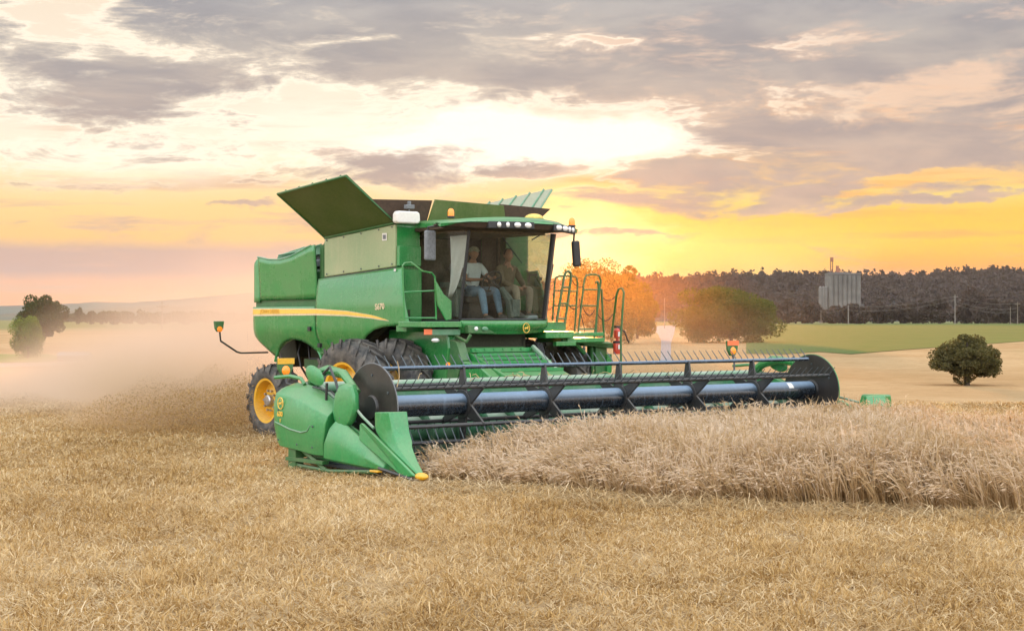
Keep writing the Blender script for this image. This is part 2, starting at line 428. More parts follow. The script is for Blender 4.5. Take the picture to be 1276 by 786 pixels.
def zfront(x): return interp(x, [(-2.2, 1.5), (-1.5, 1.56), (-1.0, 1.68), (-.8, 1.82), (-.6, 1.95), (-.35, 2.05), (-.1, 2.10), (.3, 2.13), (.62, 2.14)])
def zmid(x): return interp(x, [(-4.75, 2.37), (-2.2, 2.37), (-1.2, 2.34), (-.4, 2.28), (.12, 2.21)])
for s in (-1, 1):
    part('rear_side_shield', lambda m: m.grid(lambda u, v: (lerp(-4.75, -2.235, u), s*Ylow(lerp(-4.75, -2.235, u), lerp(zarch(lerp(-4.75, -2.235, u)), 2.47, v)), lerp(zarch(lerp(-4.75, -2.235, u)), 2.47, v)), 60, 12), GREEN, cmb, solid=.03)
    def fl(m):
        pts = [(-3.05+.83*math.cos(a), s*(Ylow(-3, 1.6)+.012), 1.36+.53*math.sin(a)) for a in [math.pi*k/24 for k in range(1, 24)]]
        m.tube(pts, .028, 6)
    part('wheel_arch_lip', fl, GREENL, cmb)
    def zt(x): return lerp(2.965, 3.125, (x+2.2)/2.6)
    def fr(u, v):
        z_ = lerp(0, 1, v); x = lerp(-2.195, .38+.24*(1-v), u); z = lerp(zfront(x), zt(min(x, .4)), v)
        return (x, s*Ylow(x, z), z)
    part('front_side_shield', lambda m: m.grid(fr, 40, 20), GREEN, cmb, solid=.03)
    # upper rear cover with its scooped top edge, and its rounded corner
    ztop = lambda x: interp(x, [(-4.78, 3.08), (-4.6, 3.28), (-4.36, 3.43), (-4.2, 3.42), (-3.9, 3.37), (-3.5, 3.36), (-3.1, 3.41), (-2.75, 3.5), (-2.45, 3.58), (-2.26, 3.60)])
    part('engine_cover', lambda m: m.grid(lambda u, v: (lerp(-4.28, -2.27, u), s*(Yup(lerp(-4.28, -2.27, u), lerp(2.60, ztop(lerp(-4.28, -2.27, u)), v))+.02), lerp(2.60, ztop(lerp(-4.28, -2.27, u)), v)), 30, 8), GREEN, cmb, solid=.03)
    part('rear_corner_cover', lambda m: m.grid(lambda u, v: (lerp(-4.72, -4.30, u), s*Yup(lerp(-4.72, -4.30, u), 3), lerp(2.56, ztop(lerp(-4.72, -4.30, u))-.02, v)), 12, 8), GREENL, cmb, solid=.03)
    part('cover_trim', lambda m: m.tube([(x, s*(Yup(x, ztop(x))+.025), ztop(x)) for x in [lerp(-4.3, -2.4, k/16) for k in range(17)]], .018, 6), GREENP, cmb)
    part('shield_gap_rail', lambda m: m.bb((-4.5, s*1.46, 2.46), (-2.2, s*1.50, 2.62)), GREEND, cmb)
    part('shield_gap_rail', lambda m: m.bb((-2.28, s*1.40, 1.6), (-2.16, s*1.47, 3.6)), GREEND, cmb)
    # grain tank side, one flat reflective plate over the shields
    part('tank_side_panel', lambda m: m.prism([(-2.1, 3.0), (.13, 3.14), (.13, 3.87), (-2.1, 3.69)], 1, s*1.44, s*1.50), GREENT, cmb, bevel=.02)
    part('tank_corner_post', lambda m: m.prism([(-2.24, 3.0), (-2.11, 3.0), (-2.11, 3.69), (-2.2, 3.6)], 1, s*1.40, s*1.46), GREEND, cmb, bevel=.01)
    part('panel_seam', lambda m: m.prism([(-2.12, 2.965), (.14, 3.105), (.14, 3.135), (-2.12, 2.995)], 1, s*1.43, s*1.485), BLACK, cmb)
    # stripe: pale band with the yellow core, tapering to the front
    def hw(x): return interp(x, [(-4.7, .075), (-2.2, .062), (-1.0, .046), (-.2, .026), (.12, .004)])
    st_ = part('yellow_stripe', lambda m: m.grid(lambda u, v: (lerp(-4.6, .12, u), s*(Ylow(lerp(-4.6, .12, u), zmid(lerp(-4.6, .12, u)))+.019), zmid(lerp(-4.6, .12, u))+hw(lerp(-4.6, .12, u))*(2*v-1)), 70, 2), TANSTR, cmb)
    part('stripe_core', lambda m: m.grid(lambda u, v: (lerp(-4.58, .06, u), s*(Ylow(lerp(-4.58, .06, u), zmid(lerp(-4.58, .06, u)))+.023), zmid(lerp(-4.58, .06, u))+.008+hw(lerp(-4.58, .06, u))*.62*(2*v-1)), 70, 2), YELSTR, st_)
MR = Matrix.Rotation(R(90), 4, 'X')
text('JOHN DEERE', YELLOW, cmb, Matrix.Translation((-4.12, -1.638, 2.335)) @ MR, .105, .002, sx=1.15)
text('S670', TANSTR, cmb, Matrix.Translation((-.28, -1.630, 2.37)) @ Matrix.Rotation(R(-3), 4, 'Y') @ MR, .145, .003, sx=1.0, bold=.004)
part('warning_sign', lambda m: m.bb((-.24, -1.512, 3.60), (-.10, -1.505, 3.73)), WHITE, cmb, bevel=.003)
part('sign_picture', lambda m: m.bb((-.215, -1.515, 3.625), (-.125, -1.5125, 3.70)), GREY, cmb)
part('warning_sign', lambda m: m.bb((.18, -1.56, 3.06), (.24, -1.555, 3.10)), WHITE, cmb)
# ---- inner body, tank, chassis
part('rear_hood', lambda m: (m.bb((-4.55, -1.28, 2.0), (-2.25, 1.28, 3.2)), m.bb((-4.74, -1.0, 1.9), (-4.5, 1.0, 3.2))), GREEND, cmb, bevel=.08)
part('engine_deck', lambda m: (m.bb((-4.3, -1.3, 3.2), (-2.3, 1.3, 3.34)), m.bb((-3.6, -1.1, 3.34), (-2.5, -.2, 3.52)), m.lathe([(.36, 0), (.38, .1), (.36, .2), (0, .21)], (-3.3, .5, 3.34), 2, 20)), GREY, cmb, bevel=.02)
part('deck_cover', lambda m: (m.prism([(-4.15, 3.40), (-2.45, 3.44), (-2.5, 3.62), (-3.2, 3.60), (-3.9, 3.50), (-4.1, 3.47)], 1, -1.25, -.7), m.tube([(-4.0, -1.3, 3.46), (-3.2, -1.3, 3.52), (-2.5, -1.3, 3.62)], .02, 6)), GREENP, cmb, bevel=.03)
for s in (-1, 1): part('added_dark_plate', lambda m: m.prism([(-4.6, 2.4), (-4.6, 1.98), (-3.95, 1.62), (-3.8, 1.95), (-3.0, 2.1), (-2.3, 1.95), (-2.1, 1.7), (-.9, 1.8), (-.2, 2.15), (.3, 2.2), (.3, 2.4)], 1, s*1.42, s*1.30), DARKIN, cmb)  # dark plates added inside the shields in place of the wheel well's shade
part('exhaust_pipe', lambda m: m.tube([(-2.6, .9, 3.3), (-2.6, .9, 3.7), (-2.72, .9, 3.8)], .07, 10), STEEL, cmb)
part('underbody', lambda m: (m.bb((-3.2, -.75, 1.15), (.9, .75, 2.05)), m.bb((-2.2, -1.36, 1.95), (-.85, 1.36, 3.0)), m.bb((-3.9, -.65, .95), (-3.2, .65, 1.9)), m.bb((.0, -.8, 1.6), (.9, .8, 2.1))), DARKIN, cmb, bevel=.03)
part('straw_chopper', lambda m: (m.prism([(-4.7, 1.95), (-4.15, 1.95), (-4.05, 1.5), (-4.4, 1.3), (-4.75, 1.45)], 1, -.85, .85)), DARKIN, cmb, bevel=.02)
part('chassis_rail', lambda m: m.bb((-3.6, -.98, 1.30), (.9, -.86, 1.48)), GREEND, cmb, bevel=.01)
part('chassis_rail', lambda m: m.bb((-3.6, .86, 1.30), (.9, .98, 1.48)), GREEND, cmb, bevel=.01)
part('rear_axle', lambda m: (m.bb((-3.82, -1.25, .64), (-3.60, 1.25, .84)), m.box((-3.7, 0, 1.02), (.3, .5, .5))), GREEND, cmb, bevel=.02)
part('front_axle', lambda m: (m.bb((-.2, -2.4, .80), (.2, 2.4, 1.08)), m.bb((-.32, -1.12, .72), (.34, -.80, 1.5)), m.bb((-.32, .80, .72), (.34, 1.12, 1.5))), GREEN, cmb, bevel=.03)
part('steering_cylinder', lambda m: m.tube([(-3.45, -1.3, .92), (-2.2, -1.02, 1.35)], .035, 8), STEEL, cmb)
part('diagonal_strut', lambda m: m.tube([(-2.4, -1.25, 1.52), (-1.9, -1.25, 1.0)], .03, 8), STEEL, cmb)
part('drive_belt_guard', lambda m: (m.lathe([(.30, 0), (.30, .05), (.24, .07), (0.001, .07)], (-2.55, -1.12, 1.3), 1, 24), m.lathe([(.16, 0), (.16, .08), (0.001, .08)], (-2.0, -1.12, 1.7), 1, 20), m.bb((-2.75, -1.1, 1.28), (-1.2, -1.0, 1.34))), DSTEEL, cmb)
part('hydraulic_hose', lambda m: (m.tube([(-3.35, -1.22, 1.75), (-3.3, -1.3, 1.6), (-3.2, -1.3, 1.35), (-3.25, -1.1, 1.1)], .022, 6), m.tube([(-3.1, -1.2, 1.8), (-2.9, -1.3, 1.5), (-2.6, -1.2, 1.5), (-2.3, -1.1, 1.2)], .018, 6)), PLAST, cmb)
part('tank_rear_wall', lambda m: m.bb((-2.16, -1.44, 2.9), (-2.1, 1.44, 3.69)), GREEN, cmb, bevel=.02)
part('tank_front_wall', lambda m: (m.bb((.06, -1.47, 2.3), (.13, -.96, 3.84)), m.bb((.13, -1.47, 3.15), (.22, -1.0, 3.50)), m.bb((.13, -1.47, 2.3), (.17, -.95, 3.1)), m.bb((-.80, -.96, 2.1), (-.72, 1.0, 3.84)), m.bb((.06, .96, 2.3), (.13, 1.47, 3.84)), m.bb((-.8, -1.0, 2.1), (.1, -.97, 3.84)), m.bb((-.8, .97, 2.1), (.1, 1.0, 3.84))), GREEN, cmb, bevel=.02)
part('tank_floor', lambda m: m.bb((-2.1, -1.44, 3.02), (-.8, 1.44, 3.06)), DARKIN, cmb)
part('tank_rim', lambda m: m.tube([(.13, -1.47, 3.88), (-2.1, -1.47, 3.70), (-2.1, 1.47, 3.70), (.13, 1.47, 3.88)], .022, 6, closed=True), GREENP, cmb)
def slab(m, q, t):
    q = [Vector(p) for p in q]; n = (q[1]-q[0]).cross(q[-1]-q[0]).normalized()*t
    k = len(q); m.add(q+[p+n for p in q], [tuple(range(k))[::-1], tuple(range(k, 2*k))]+[(i, (i+1) % k, k+(i+1) % k, k+i) for i in range(k)])
for s in (-1, 1):
    q = [(-2.08, s*1.49, 3.73), (.12, s*1.49, 3.90), (.11 if s < 0 else -.05, s*(2.5 if s < 0 else 2.22), 4.65), (-2.08, s*(2.5 if s < 0 else 2.22), 4.47)]
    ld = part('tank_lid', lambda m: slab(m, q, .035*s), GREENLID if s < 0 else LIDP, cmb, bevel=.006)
    def ribs(m):
        for k in range(5):
            a = Vector(q[0]).lerp(Vector(q[1]), .1+.2*k); b = Vector(q[3]).lerp(Vector(q[2]), .1+.2*k)
            nn = Vector((0, -s*.6, .8)).normalized()*.05
            m.tube([a+nn, b+nn], .02, 5)
        m.tube([q[3], q[2]], .022, 5); m.tube([q[0], q[3]], .02, 5); m.tube([q[1], q[2]], .02, 5)
    part('lid_rib', ribs, GREENP if s > 0 else GREEND, ld)
    part('tank_lid_hinge', lambda m: m.tube([(-2.08, s*1.505, 3.715), (.12, s*1.505, 3.89)], .02, 6), GREEND, cmb)
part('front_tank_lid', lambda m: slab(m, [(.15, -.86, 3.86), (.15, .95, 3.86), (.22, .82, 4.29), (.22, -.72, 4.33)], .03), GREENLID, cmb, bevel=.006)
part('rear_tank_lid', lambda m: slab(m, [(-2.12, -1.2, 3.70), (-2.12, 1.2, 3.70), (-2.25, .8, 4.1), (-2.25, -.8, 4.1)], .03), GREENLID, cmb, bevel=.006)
for s in (-1, 1):
    part('corner_membrane', lambda m: slab(m, [(.13, s*1.49, 3.87), (.12, s*2.03, 4.28), (.2, s*.75, 4.31), (.15, s*.86, 3.86)], .012), BROWN, cmb)
    part('corner_membrane', lambda m: slab(m, [(-2.1, s*1.49, 3.71), (-2.08, s*1.95, 4.05), (-2.22, s*.8, 4.08), (-2.12, s*1.2, 3.70)], .012), BROWN, cmb)
part('antenna_box', lambda m: m.prism([(-1.60, 3.88), (-1.16, 3.88), (-1.12, 3.93), (-1.13, 4.06), (-1.17, 4.09), (-1.58, 4.09), (-1.62, 4.04), (-1.62, 3.92)], 0, .22, .36), WHITE, cmb, bevel=.03)
part('work_light', lambda m: (m.box((.3, -1.32, 4.17), (.1, .16, .07)), m.box((.3, -1.32, 4.23), (.05, .05, .07)), m.tube([(.3, -1.32, 4.08), (.3, -1.32, 4.17)], .015, 6)), GREY, cmb, bevel=.01)
# ---- wheels
def make_wheel(Rt, w, rr, nl, dish, hubm):
    """axle through the origin along -y; outer face towards -y"""
    h = w/2
    m = MB()
    prof = [(rr, -h*.80), (rr+.04, -h*.90), (rr+(Rt-rr)*.45, -h*1.0), (Rt-.13, -h*.97), (Rt-.07, -h*.86), (Rt-.052, -h*.5), (Rt-.048, 0), (Rt-.052, h*.5), (Rt-.07, h*.86), (Rt-.13, h*.97), (rr+(Rt-rr)*.45, h), (rr+.04, h*.9), (rr, h*.8)]
    rings = []
    for r_, o_ in prof:
        rings.append([(r_*math.cos(2*math.pi*k/72), o_, r_*math.sin(2*math.pi*k/72)) for k in range(72)])
    m.loft(rings, True, False, 0, True)
    for s in (-1, 1):
        for k in range(nl):
            a0 = 2*math.pi*(k+(0 if s < 0 else .5))/nl
            secs = []
            for t, rad, hh in ((-.06, Rt, .06), (.45, Rt, .06), (.93, Rt-.015, .07), (1.03, Rt-.115, .03)):
                a = a0-t*.27/Rt*1.15; hw_ = .032 if t < .9 else .042
                y = s*t*h
                lo = rad-hh-.01
                secs.append([(lo*math.cos(a-hw_/Rt), y, lo*math.sin(a-hw_/Rt)), (rad*math.cos(a-hw_*.75/Rt), y, rad*math.sin(a-hw_*.75/Rt)), (rad*math.cos(a+hw_*.75/Rt), y, rad*math.sin(a+hw_*.75/Rt)), (lo*math.cos(a+hw_/Rt), y, lo*math.sin(a+hw_/Rt))])
            m.loft(secs, True, True, 0, False)
    tyre = m.build('tmp_tyre', TYRE)
    m = MB()
    for sg_ in (-1, 1):
        pr = [(rr+.025, sg_*h*.80), (rr+.025, sg_*h*.86), (rr-.02, sg_*h*.82), (rr-.045, sg_*h*.5), (rr-.06, -dish), (rr*.62, -dish*1.0-.02), (rr*.5, -dish-.06), (.001, -dish-.06)] if sg_ < 0 else [(rr+.025, h*.80), (rr+.025, h*.86), (rr-.02, h*.82), (rr-.045, h*.5), (rr-.06, -dish+.01), (.001, -dish+.01)]
        m.loft([[(r_*math.cos(2*math.pi*k/48), o_, r_*math.sin(2*math.pi*k/48)) for k in range(48)] for r_, o_ in pr], True, False, 0, True)
    rim = m.build('tmp_rim', YELLOW)
    m = MB(); m.lathe([(.09, -dish-.15), (.11, -dish-.13), (.115, -dish-.05), (.20, -dish-.05)], (0, 0, 0), 1, 24)
    m.lathe([(.001, -dish-.155), (.09, -dish-.15)], (0, 0, 0), 1, 24)
    for k in range(10):
        a = 2*math.pi*k/10
        m.lathe([(.001, -.035), (.022, -.035), (.022, .03)], (.19*math.cos(a), -dish-.07, .19*math.sin(a)), 1, 8)
    hub = m.build('tmp_hub', hubm)
    return tyre, rim, hub
def place_wheel(tp, x, y, z, s, rot):
    M = Matrix.Rotation(rot, 4, 'Y')
    if s > 0: M = Matrix.Rotation(math.pi, 4, 'Z') @ M
    root = None
    for o, nm in zip(tp, ('wheel', 'rim', 'hub')):
        c = o.copy(); c.name = nm; col.objects.link(c)
        if root is None: root = c; c.parent = cmb; c.matrix_local = Matrix.Translation((x, y, z)) @ M
        else: c.parent = root; c.matrix_local = Matrix()
tf = make_wheel(.955, .50, .535, 22, .02, STEEL); tr = make_wheel(.70, .46, .40, 18, .02, STEEL)
for s in (-1, 1):
    place_wheel(tf, 0, s*2.29, .955, s, .1); place_wheel(tf, 0, s*1.44, .955, s, .24)
    place_wheel(tr, -3.70, s*1.58, .70, s, .05)
for o in tf+tr: bpy.data.objects.remove(o)
# ---- cab
CB = 2.24; CT = 3.73
def wsx(y, t):   # windscreen surface: bottom to top, curved and leaning out
    return lerp(1.22, 1.48, t)+.20*(1-(y/.92)**2)
part('windscreen', lambda m: m.grid(lambda u, v: (wsx(lerp(-.92, .92, u), v), lerp(-.92, .92, u), lerp(CB, CT, v)), 20, 6), GLASS, cmb)
def sideg(s, x0, x1b, x1t):
    return lambda m: m.grid(lambda u, v: (lerp(x0, lerp(x1b, x1t, v), u), s*.925, lerp(CB, CT, v)), 4, 4)
part('side_window', sideg(-1, -.25, 1.2, 1.46), GLASS, cmb)
dr = part('cab_door', sideg(1, .0, 1.2, 1.46), GLASS, cmb)
part('door_handle', lambda m: m.tube([(1.1, .97, 2.35), (1.15, 1.02, 2.35), (1.38, 1.02, 3.2), (1.36, .96, 3.22)], .014, 6), BLACK, dr)
def frame(m):
    for s in (-1, 1):
        m.tube([(1.22, s*.93, CB), (1.48, s*.93, CT)], .028 if s < 0 else .042, 8)
        m.tube([(-.25 if s < 0 else -.05, s*.93, CB), (-.25 if s < 0 else -.05, s*.93, CT)], .04, 8)
        m.tube([(-.55, s*.93, CB-.03), (1.22, s*.93, CB-.03)], .03, 6)
    m.tube([(wsx(y, 0), y, CB-.012) for y in [lerp(-.92, .92, k/12) for k in range(13)]], .025, 6)
    m.bb((-.65, -.93, 2.1), (1.2, .93, CB-.02))
    m.bb((-.62, -.93, CB), (-.55, .93, CT))
part('cab_frame', frame, PLAST, cmb)
part('cab_lining', lambda m: (m.bb((-.55, -.90, CT-.02), (1.3, .90, CT+.02)), m.bb((-.54, -.88, CB), (-.50, .60, CT-.05)), m.bb((-.54, .60, CB), (-.50, .9, 2.75)), m.bb((-.54, -.90, CB), (-.3, -.86, CT-.05))), HEADL, cmb)
part('left_pillar_trim', lambda m: m.tube([(1.235, .955, CB), (1.495, .955, CT)], .03, 6), HEADL, cmb)
part('window_lower_panel', lambda m: m.bb((-.5, .90, CB), (0, .93, CT)), HEADL, cmb)
def visor_plan(y): return 1.93-.50*(abs(y)/1.55)**2.0
def roof(m):
    ys = [lerp(-1.5, 1.57, k/24) for k in range(25)]
    rings = []
    for y in ys:
        f = visor_plan(y); e = abs(y)/1.5; wing = max(0, (abs(y)-1.02)/.48)
        back = lerp(-.68, 1.22, min(1, wing*3)) if abs(y) > 1.02 else -.68
        zt_ = 3.985-.09*e*e-.05*wing; zb = 3.835
        rings.append([(back, y, zb-.02), (back, y, zt_-.03), (lerp(back, f, .3), y, zt_), (f-.16, y, zt_-.015), (f-.03, y, zt_-.07), (f, y, zb+.03-.03*wing)])
    m.loft(rings, True, True, 0, False)
part('cab_roof', roof, GREEN, cmb, bevel=.012)
def soffit(m):
    rings = []
    for k in range(25):
        y = lerp(-1.5, 1.5, k/24); f = visor_plan(y); wing = max(0, (abs(y)-1.02)/.48)
        back = lerp(-.60, 1.24, min(1, wing*3)) if abs(y) > 1.02 else -.60
        zb = 3.83; lo = 3.75+.045*wing
        rings.append([(back, y, lo), (back, y, zb), (f-.005, y, zb+.02-.03*wing), (f-.06, y, lo+.02), (f-.22, y, lo)])
    m.loft(rings, True, True, 0, False)
part('roof_underside', soffit, BROWN, cmb, bevel=.008)
for sgn in (-1, 1):
    def pod(m):
        m.grid(lambda u, v: (visor_plan(lerp(.34, 1.30, u))+.012-.02*abs(v-.5), sgn*lerp(.34, 1.30, u), lerp(3.84, 3.985-.03*u, v)), 12, 3)
    # the lamp pods are set round the screen's right and left halves
for y0, y1 in ((-.78, .12), (.62, 1.42)):
    pd = part('light_pod', lambda m: m.loft([[(visor_plan(y)+.02, y, 3.765-.03*(abs(y)/1.5)**2), (visor_plan(y)+.012, y, 3.885-.03*(abs(y)/1.5)**2), (visor_plan(y)-.1, y, 3.885-.03*(abs(y)/1.5)**2), (visor_plan(y)-.1, y, 3.765-.03*(abs(y)/1.5)**2)] for y in [lerp(y0, y1, k/8) for k in range(9)]], True, True, 0, False), PLAST, cmb, bevel=.012)
    ys = (-.60, -.44, -.25, -.03) if y0 < 0 else (.76, .96, 1.14, 1.28)
    for i, y in enumerate(ys):
        rw = (.045, .04, .075, .075)[i] if y0 < 0 else (.08, .08, .04, .035)[i]
        part('headlight', lambda m: m.ell((visor_plan(y)+.022, y, 3.826-.03*(abs(y)/1.5)**2), (.022, rw, .046), 14, 8), LENS, pd)
part('roof_trim', lambda m: m.tube([(visor_plan(y)-.04, y, 3.918-.10*(abs(y)/1.5)**2) for y in [lerp(-1.5, 1.5, k/24) for k in range(25)]], .014, 6), GREENP, cmb)
for p_ in ((1.0, -.95, 3.96), (1.56, 1.30, 3.86)):
    b_ = part('beacon', lambda m: m.lathe([(.065, 0), (.065, .03), (.05, .035)], p_, 2, 16), PLAST, cmb)
    part('beacon_lens', lambda m: m.lathe([(.055, .03), (.056, .10), (.045, .14), (.02, .16), (.001, .162)], p_, 2, 16), AMBER, b_)
gp = part('satellite_receiver', lambda m: m.lathe([(.17, 0), (.2, .03), (.19, .08), (.001, .09)], (.9, .98, 3.94), 2, 20), GREEN, cmb)
part('receiver_dome', lambda m: m.ell((.9, .98, 4.03), (.17, .17, .085), 18, 10), GLOBE, gp)
part('roof_hatch', lambda m: m.box((.7, .25, 3.99), (.6, .5, .03)), GREY, cmb, bevel=.012)
for s in (-1, 1):
    hx, hy = (1.20, -1.52) if s < 0 else (1.42, 1.55)
    mr = part('mirror', lambda m: m.box((hx-.03, hy, 3.47 if s < 0 else 3.40), (.07, .26 if s < 0 else .17, .50 if s < 0 else .46), Matrix.Rotation(R(-14*s if s < 0 else 0), 4, 'Z') @ Matrix.Rotation(R(0 if s < 0 else 5), 4, 'X')), GREY if s < 0 else PLAST, cmb, bevel=.03)
    part('mirror_arm', lambda m: m.tube([(1.33, s*1.46, 3.80), (hx-.08, hy, 3.78), (hx-.10, hy, 3.60), (hx-.10, hy, 3.3)], .018, 6), BLACK, mr)
# fascia under the screen with its emblem and lamps
def fas(u, v):
    y = lerp(-.96, .96, u); z = lerp(CB-.03, 1.98+.03*(abs(y)/.96)**2, v)
    return (wsx(y*.95, 0)+.05+.05*math.sin(math.pi*min(1, v*1.3))-.10*v, y, z)
fs = part('front_fascia', lambda m: m.grid(fas, 24, 8), GREEN, cmb, solid=.03)
part('fascia_recess', lambda m: m.prism([(-.90, 2.14), (-.50, 2.115), (-.30, 1.99), (-.88, 2.0)], 0, 1.30, 1.405), GREEND, fs, bevel=.01)
part('headlight', lambda m: m.ell((1.405, -.72, 2.075), (.02, .042, .038), 14, 8), LENS, fs)
part('headlight', lambda m: m.ell((1.42, -.54, 2.075), (.02, .07, .038), 14, 8), GREENP, fs)
def deer(m, c, sc_, ux, uz, un):
    """a leaping deer in a rounded shield"""
    def P(a, b, k=0): return Vector(c)+ux*(a*sc_)+uz*(b*sc_)+un*k
    ring = [P(.5*math.cos(t)*(1 if abs(math.cos(t)) < .8 else .96), .55*math.sin(t), .002) for t in [2*math.pi*k/20 for k in range(20)]]
    m.tube(ring, .05*sc_, 5, closed=True)
    body = [(-.34, -.02), (-.2, .1), (.05, .08), (.16, .16), (.2, .3), (.26, .16), (.36, .14), (.28, .06), (.2, -.02), (.3, -.22), (.12, -.08), (-.1, -.06), (-.25, -.3), (-.22, -.08)]
    m.add([P(a, b, .006) for a, b in body], [tuple(range(len(body)))])
    m.tube([P(.2, .28, .006), P(.05, .38, .006), P(-.05, .3, .006)], .02*sc_, 4)
part('emblem', lambda m: deer(m, (1.505, .30, 2.085), .15, Vector((-.0, 1, 0)), Vector((0, 0, 1)), Vector((1, 0, 0))), YELSTR, fs)
# cab inside
part('driver_seat', lambda m: (m.box((.24, .08, 2.58), (.5, .5, .12)), m.box((-.02, .08, 2.92), (.12, .48, .62), Matrix.Rotation(R(-8), 4, 'Y')), m.box((-.06, .08, 3.28), (.09, .26, .16)), m.box((.22, .08, 2.38), (.34, .34, .30)), m.box((.24, -.22, 2.74), (.4, .07, .06))), SEAT, cmb, bevel=.04)
part('instructor_seat', lambda m: (m.box((.40, .70, 2.56), (.42, .36, .10)), m.box((.14, .70, 2.85), (.10, .36, .5))), SEAT, cmb, bevel=.03)
part('steering_column', lambda m: (m.tube([(1.16, .30, 2.26), (1.08, .28, 2.55), (.94, .20, 2.78)], [.10, .08, .05], 10), m.box((1.14, .32, 2.40), (.14, .16, .36))), CONSOLE, cmb)
wc = Vector((.80, .10, 2.90)); ax_ = Vector((-.85, 0, .52)).normalized(); e1 = Vector((0, 1, 0)); e2 = ax_.cross(e1)
part('steering_wheel', lambda m: (m.tube([wc+(e1*math.cos(2*math.pi*k/24)+e2*math.sin(2*math.pi*k/24))*.20 for k in range(24)], .015, 6, closed=True), [m.tube([wc, wc+(e1*math.cos(a)+e2*math.sin(a))*.20], .012, 5) for a in (R(90), R(210), R(330))], m.tube([(.94, .20, 2.76), wc], .03, 8)), PLAST, cmb)
part('armrest_console', lambda m: (m.box((.28, -.36, 2.84), (.55, .17, .1)), m.box((.3, -.36, 2.55), (.3, .12, .55)), m.tube([(.48, -.36, 2.88), (.52, -.36, 3.02)], .025, 8)), CONSOLE, cmb, bevel=.02)
part('monitor', lambda m: (m.box((.72, -.52, 3.05), (.03, .22, .16), Matrix.Rotation(R(20), 4, 'Z')), m.tube([(.4, -.5, 2.85), (.7, -.52, 3.0)], .015, 6)), PLAST, cmb, bevel=.01)
part('storage_box', lambda m: m.box((1.30, .52, 2.27), (.16, .30, .07)), CONSOLE, cmb, bevel=.02)
part('wiper', lambda m: (m.tube([(wsx(-.35, .93)+.02, -.35, 3.63), (wsx(.1, .6)+.03, .12, 3.2)], .008, 5), m.tube([(wsx(.3, .9)+.02, .3, 3.6), (wsx(.12, .95)+.02, .45, 3.68)], .01, 5)), PLAST, cmb)
part('door_latch', lambda m: (m.box((1.12, .95, 2.95), (.05, .03, .06)), m.tube([(1.05, .93, 3.02), (.85, .93, 3.02), (.82, .93, 2.9)], .012, 5)), PLAST, dr)
# ---- right service platform beside the cab
part('service_platform', lambda m: (m.bb((.50, -1.70, 2.10), (1.32, -.96, 2.20)), m.bb((.30, -1.60, 2.02), (.60, -1.0, 2.14))), GREEN, cmb, bevel=.012)
part('platform_beam', lambda m: m.bb((1.16, -1.62, 1.97), (1.24, -.93, 2.07)), GREENP, cmb, bevel=.008)
part('side_reflector', lambda m: m.bb((1.245, -1.70, 1.98), (1.26, -1.54, 2.07)), ORANGE, cmb)
part('work_light', lambda m: (m.ell((1.20, -1.43, 1.885), (.03, .085, .04), 16, 8)), LENS, cmb)
P = lambda x, y, pl=1.1: at(x, y, 'x', pl)
def rail(m):
    m.tube([P(504, 398, .95), P(501.5, 331, .95), P(504, 328, .95), P(512, 327, .95), P(527, 338, 1.1), P(538, 340, 1.1), P(542, 345, 1.1), P(543.5, 398, 1.1)], .016, 6)
    m.tube([P(503, 364, .95), P(542.5, 362, 1.1)], .014, 6); m.tube([P(504, 396, .95), P(543, 396, 1.1)], .014, 6)
part('guard_rail', rail, GREEN, cmb)
part('cab_side_fairing', lambda m: slab(m, [P(541.5, 346, 1.15), P(553, 366, 1.15), P(563, 375, 1.15), P(563, 398, 1.15), P(556, 399, 1.15), P(546, 381, 1.15)], .03), GREEN, cmb, bevel=.01)
part('service_door', lambda m: (m.bb((.14, -1.46, 2.2), (.20, -.98, 3.1)), m.bb((.2, -1.40, 2.4), (.22, -1.36, 3.0))), GREEN, cmb, bevel=.01)
# ---- front body under the cab
part('front_side_box', lambda m: m.prism([(.1, 1.95), (.5, 1.95), (.5, 1.6), (.3, 1.4), (.1, 1.4)], 1, .85, .95), GREEN, cmb, bevel=.02)
part('front_side_box', lambda m: m.prism([(-.6, 2.05), (1.12, 2.05), (1.18, 1.75), (1.05, 1.05), (.5, .95), (.3, 1.5), (-.6, 1.7)], 1, -1.13, -.95), GREEN, cmb, bevel=.03)
part('lift_bracket', lambda m: (m.prism([(.9, 1.95), (1.35, 1.85), (1.5, 1.55), (1.35, 1.2), (1.0, 1.2)], 1, -1.10, -.92), m.tube([(1.2, -1.0, 1.95), (1.5, -1.0, 1.86), (1.55, -.95, 1.98)], .03, 6)  ), GREEND, cmb, bevel=.02)
part('stone_trap_cover', lambda m: (m.bb((.8, -.9, 1.72), (1.0, .62, 2.0))), DARKIN, cmb)
part('feeder_house', lambda m: (m.prism([(.7, 1.74), (1.2, 1.76), (2.50, 1.28), (2.55, .42), (2.3, .40), (.8, 1.0)], 1, -.88, .50)), GREEN, cmb, bevel=.02)
part('feeder_rivet_bar', lambda m: (m.box((1.46, -.19, 1.715), (.06, 1.36, .07)), [m.box((1.50, -.8+.2*k, 1.725), (.02, .03, .03)) for k in range(7)], [m.box((1.46+.16*q, -.19, 1.715-.062*q-.01), (.03, 1.34, .05)) for q in range(1, 6)]), GREENL, cmb)
part('lift_cylinder', lambda m: m.tube([(.6, -1.02, 1.0), (1.4, -.98, .8), (2.4, -.95, .55)], [.06, .06, .04], 10), GREENP, cmb)
part('lift_cylinder', lambda m: m.tube([(.6, 1.02, 1.0), (1.4, .98, .8), (2.4, .95, .55)], [.06, .06, .04], 10), GREENP, cmb)
part('feeder_strut', lambda m: m.tube([at(664, 432, 'x', 1.5), at(700, 468, 'x', 2.3)], .045, 8), GREENP, cmb)
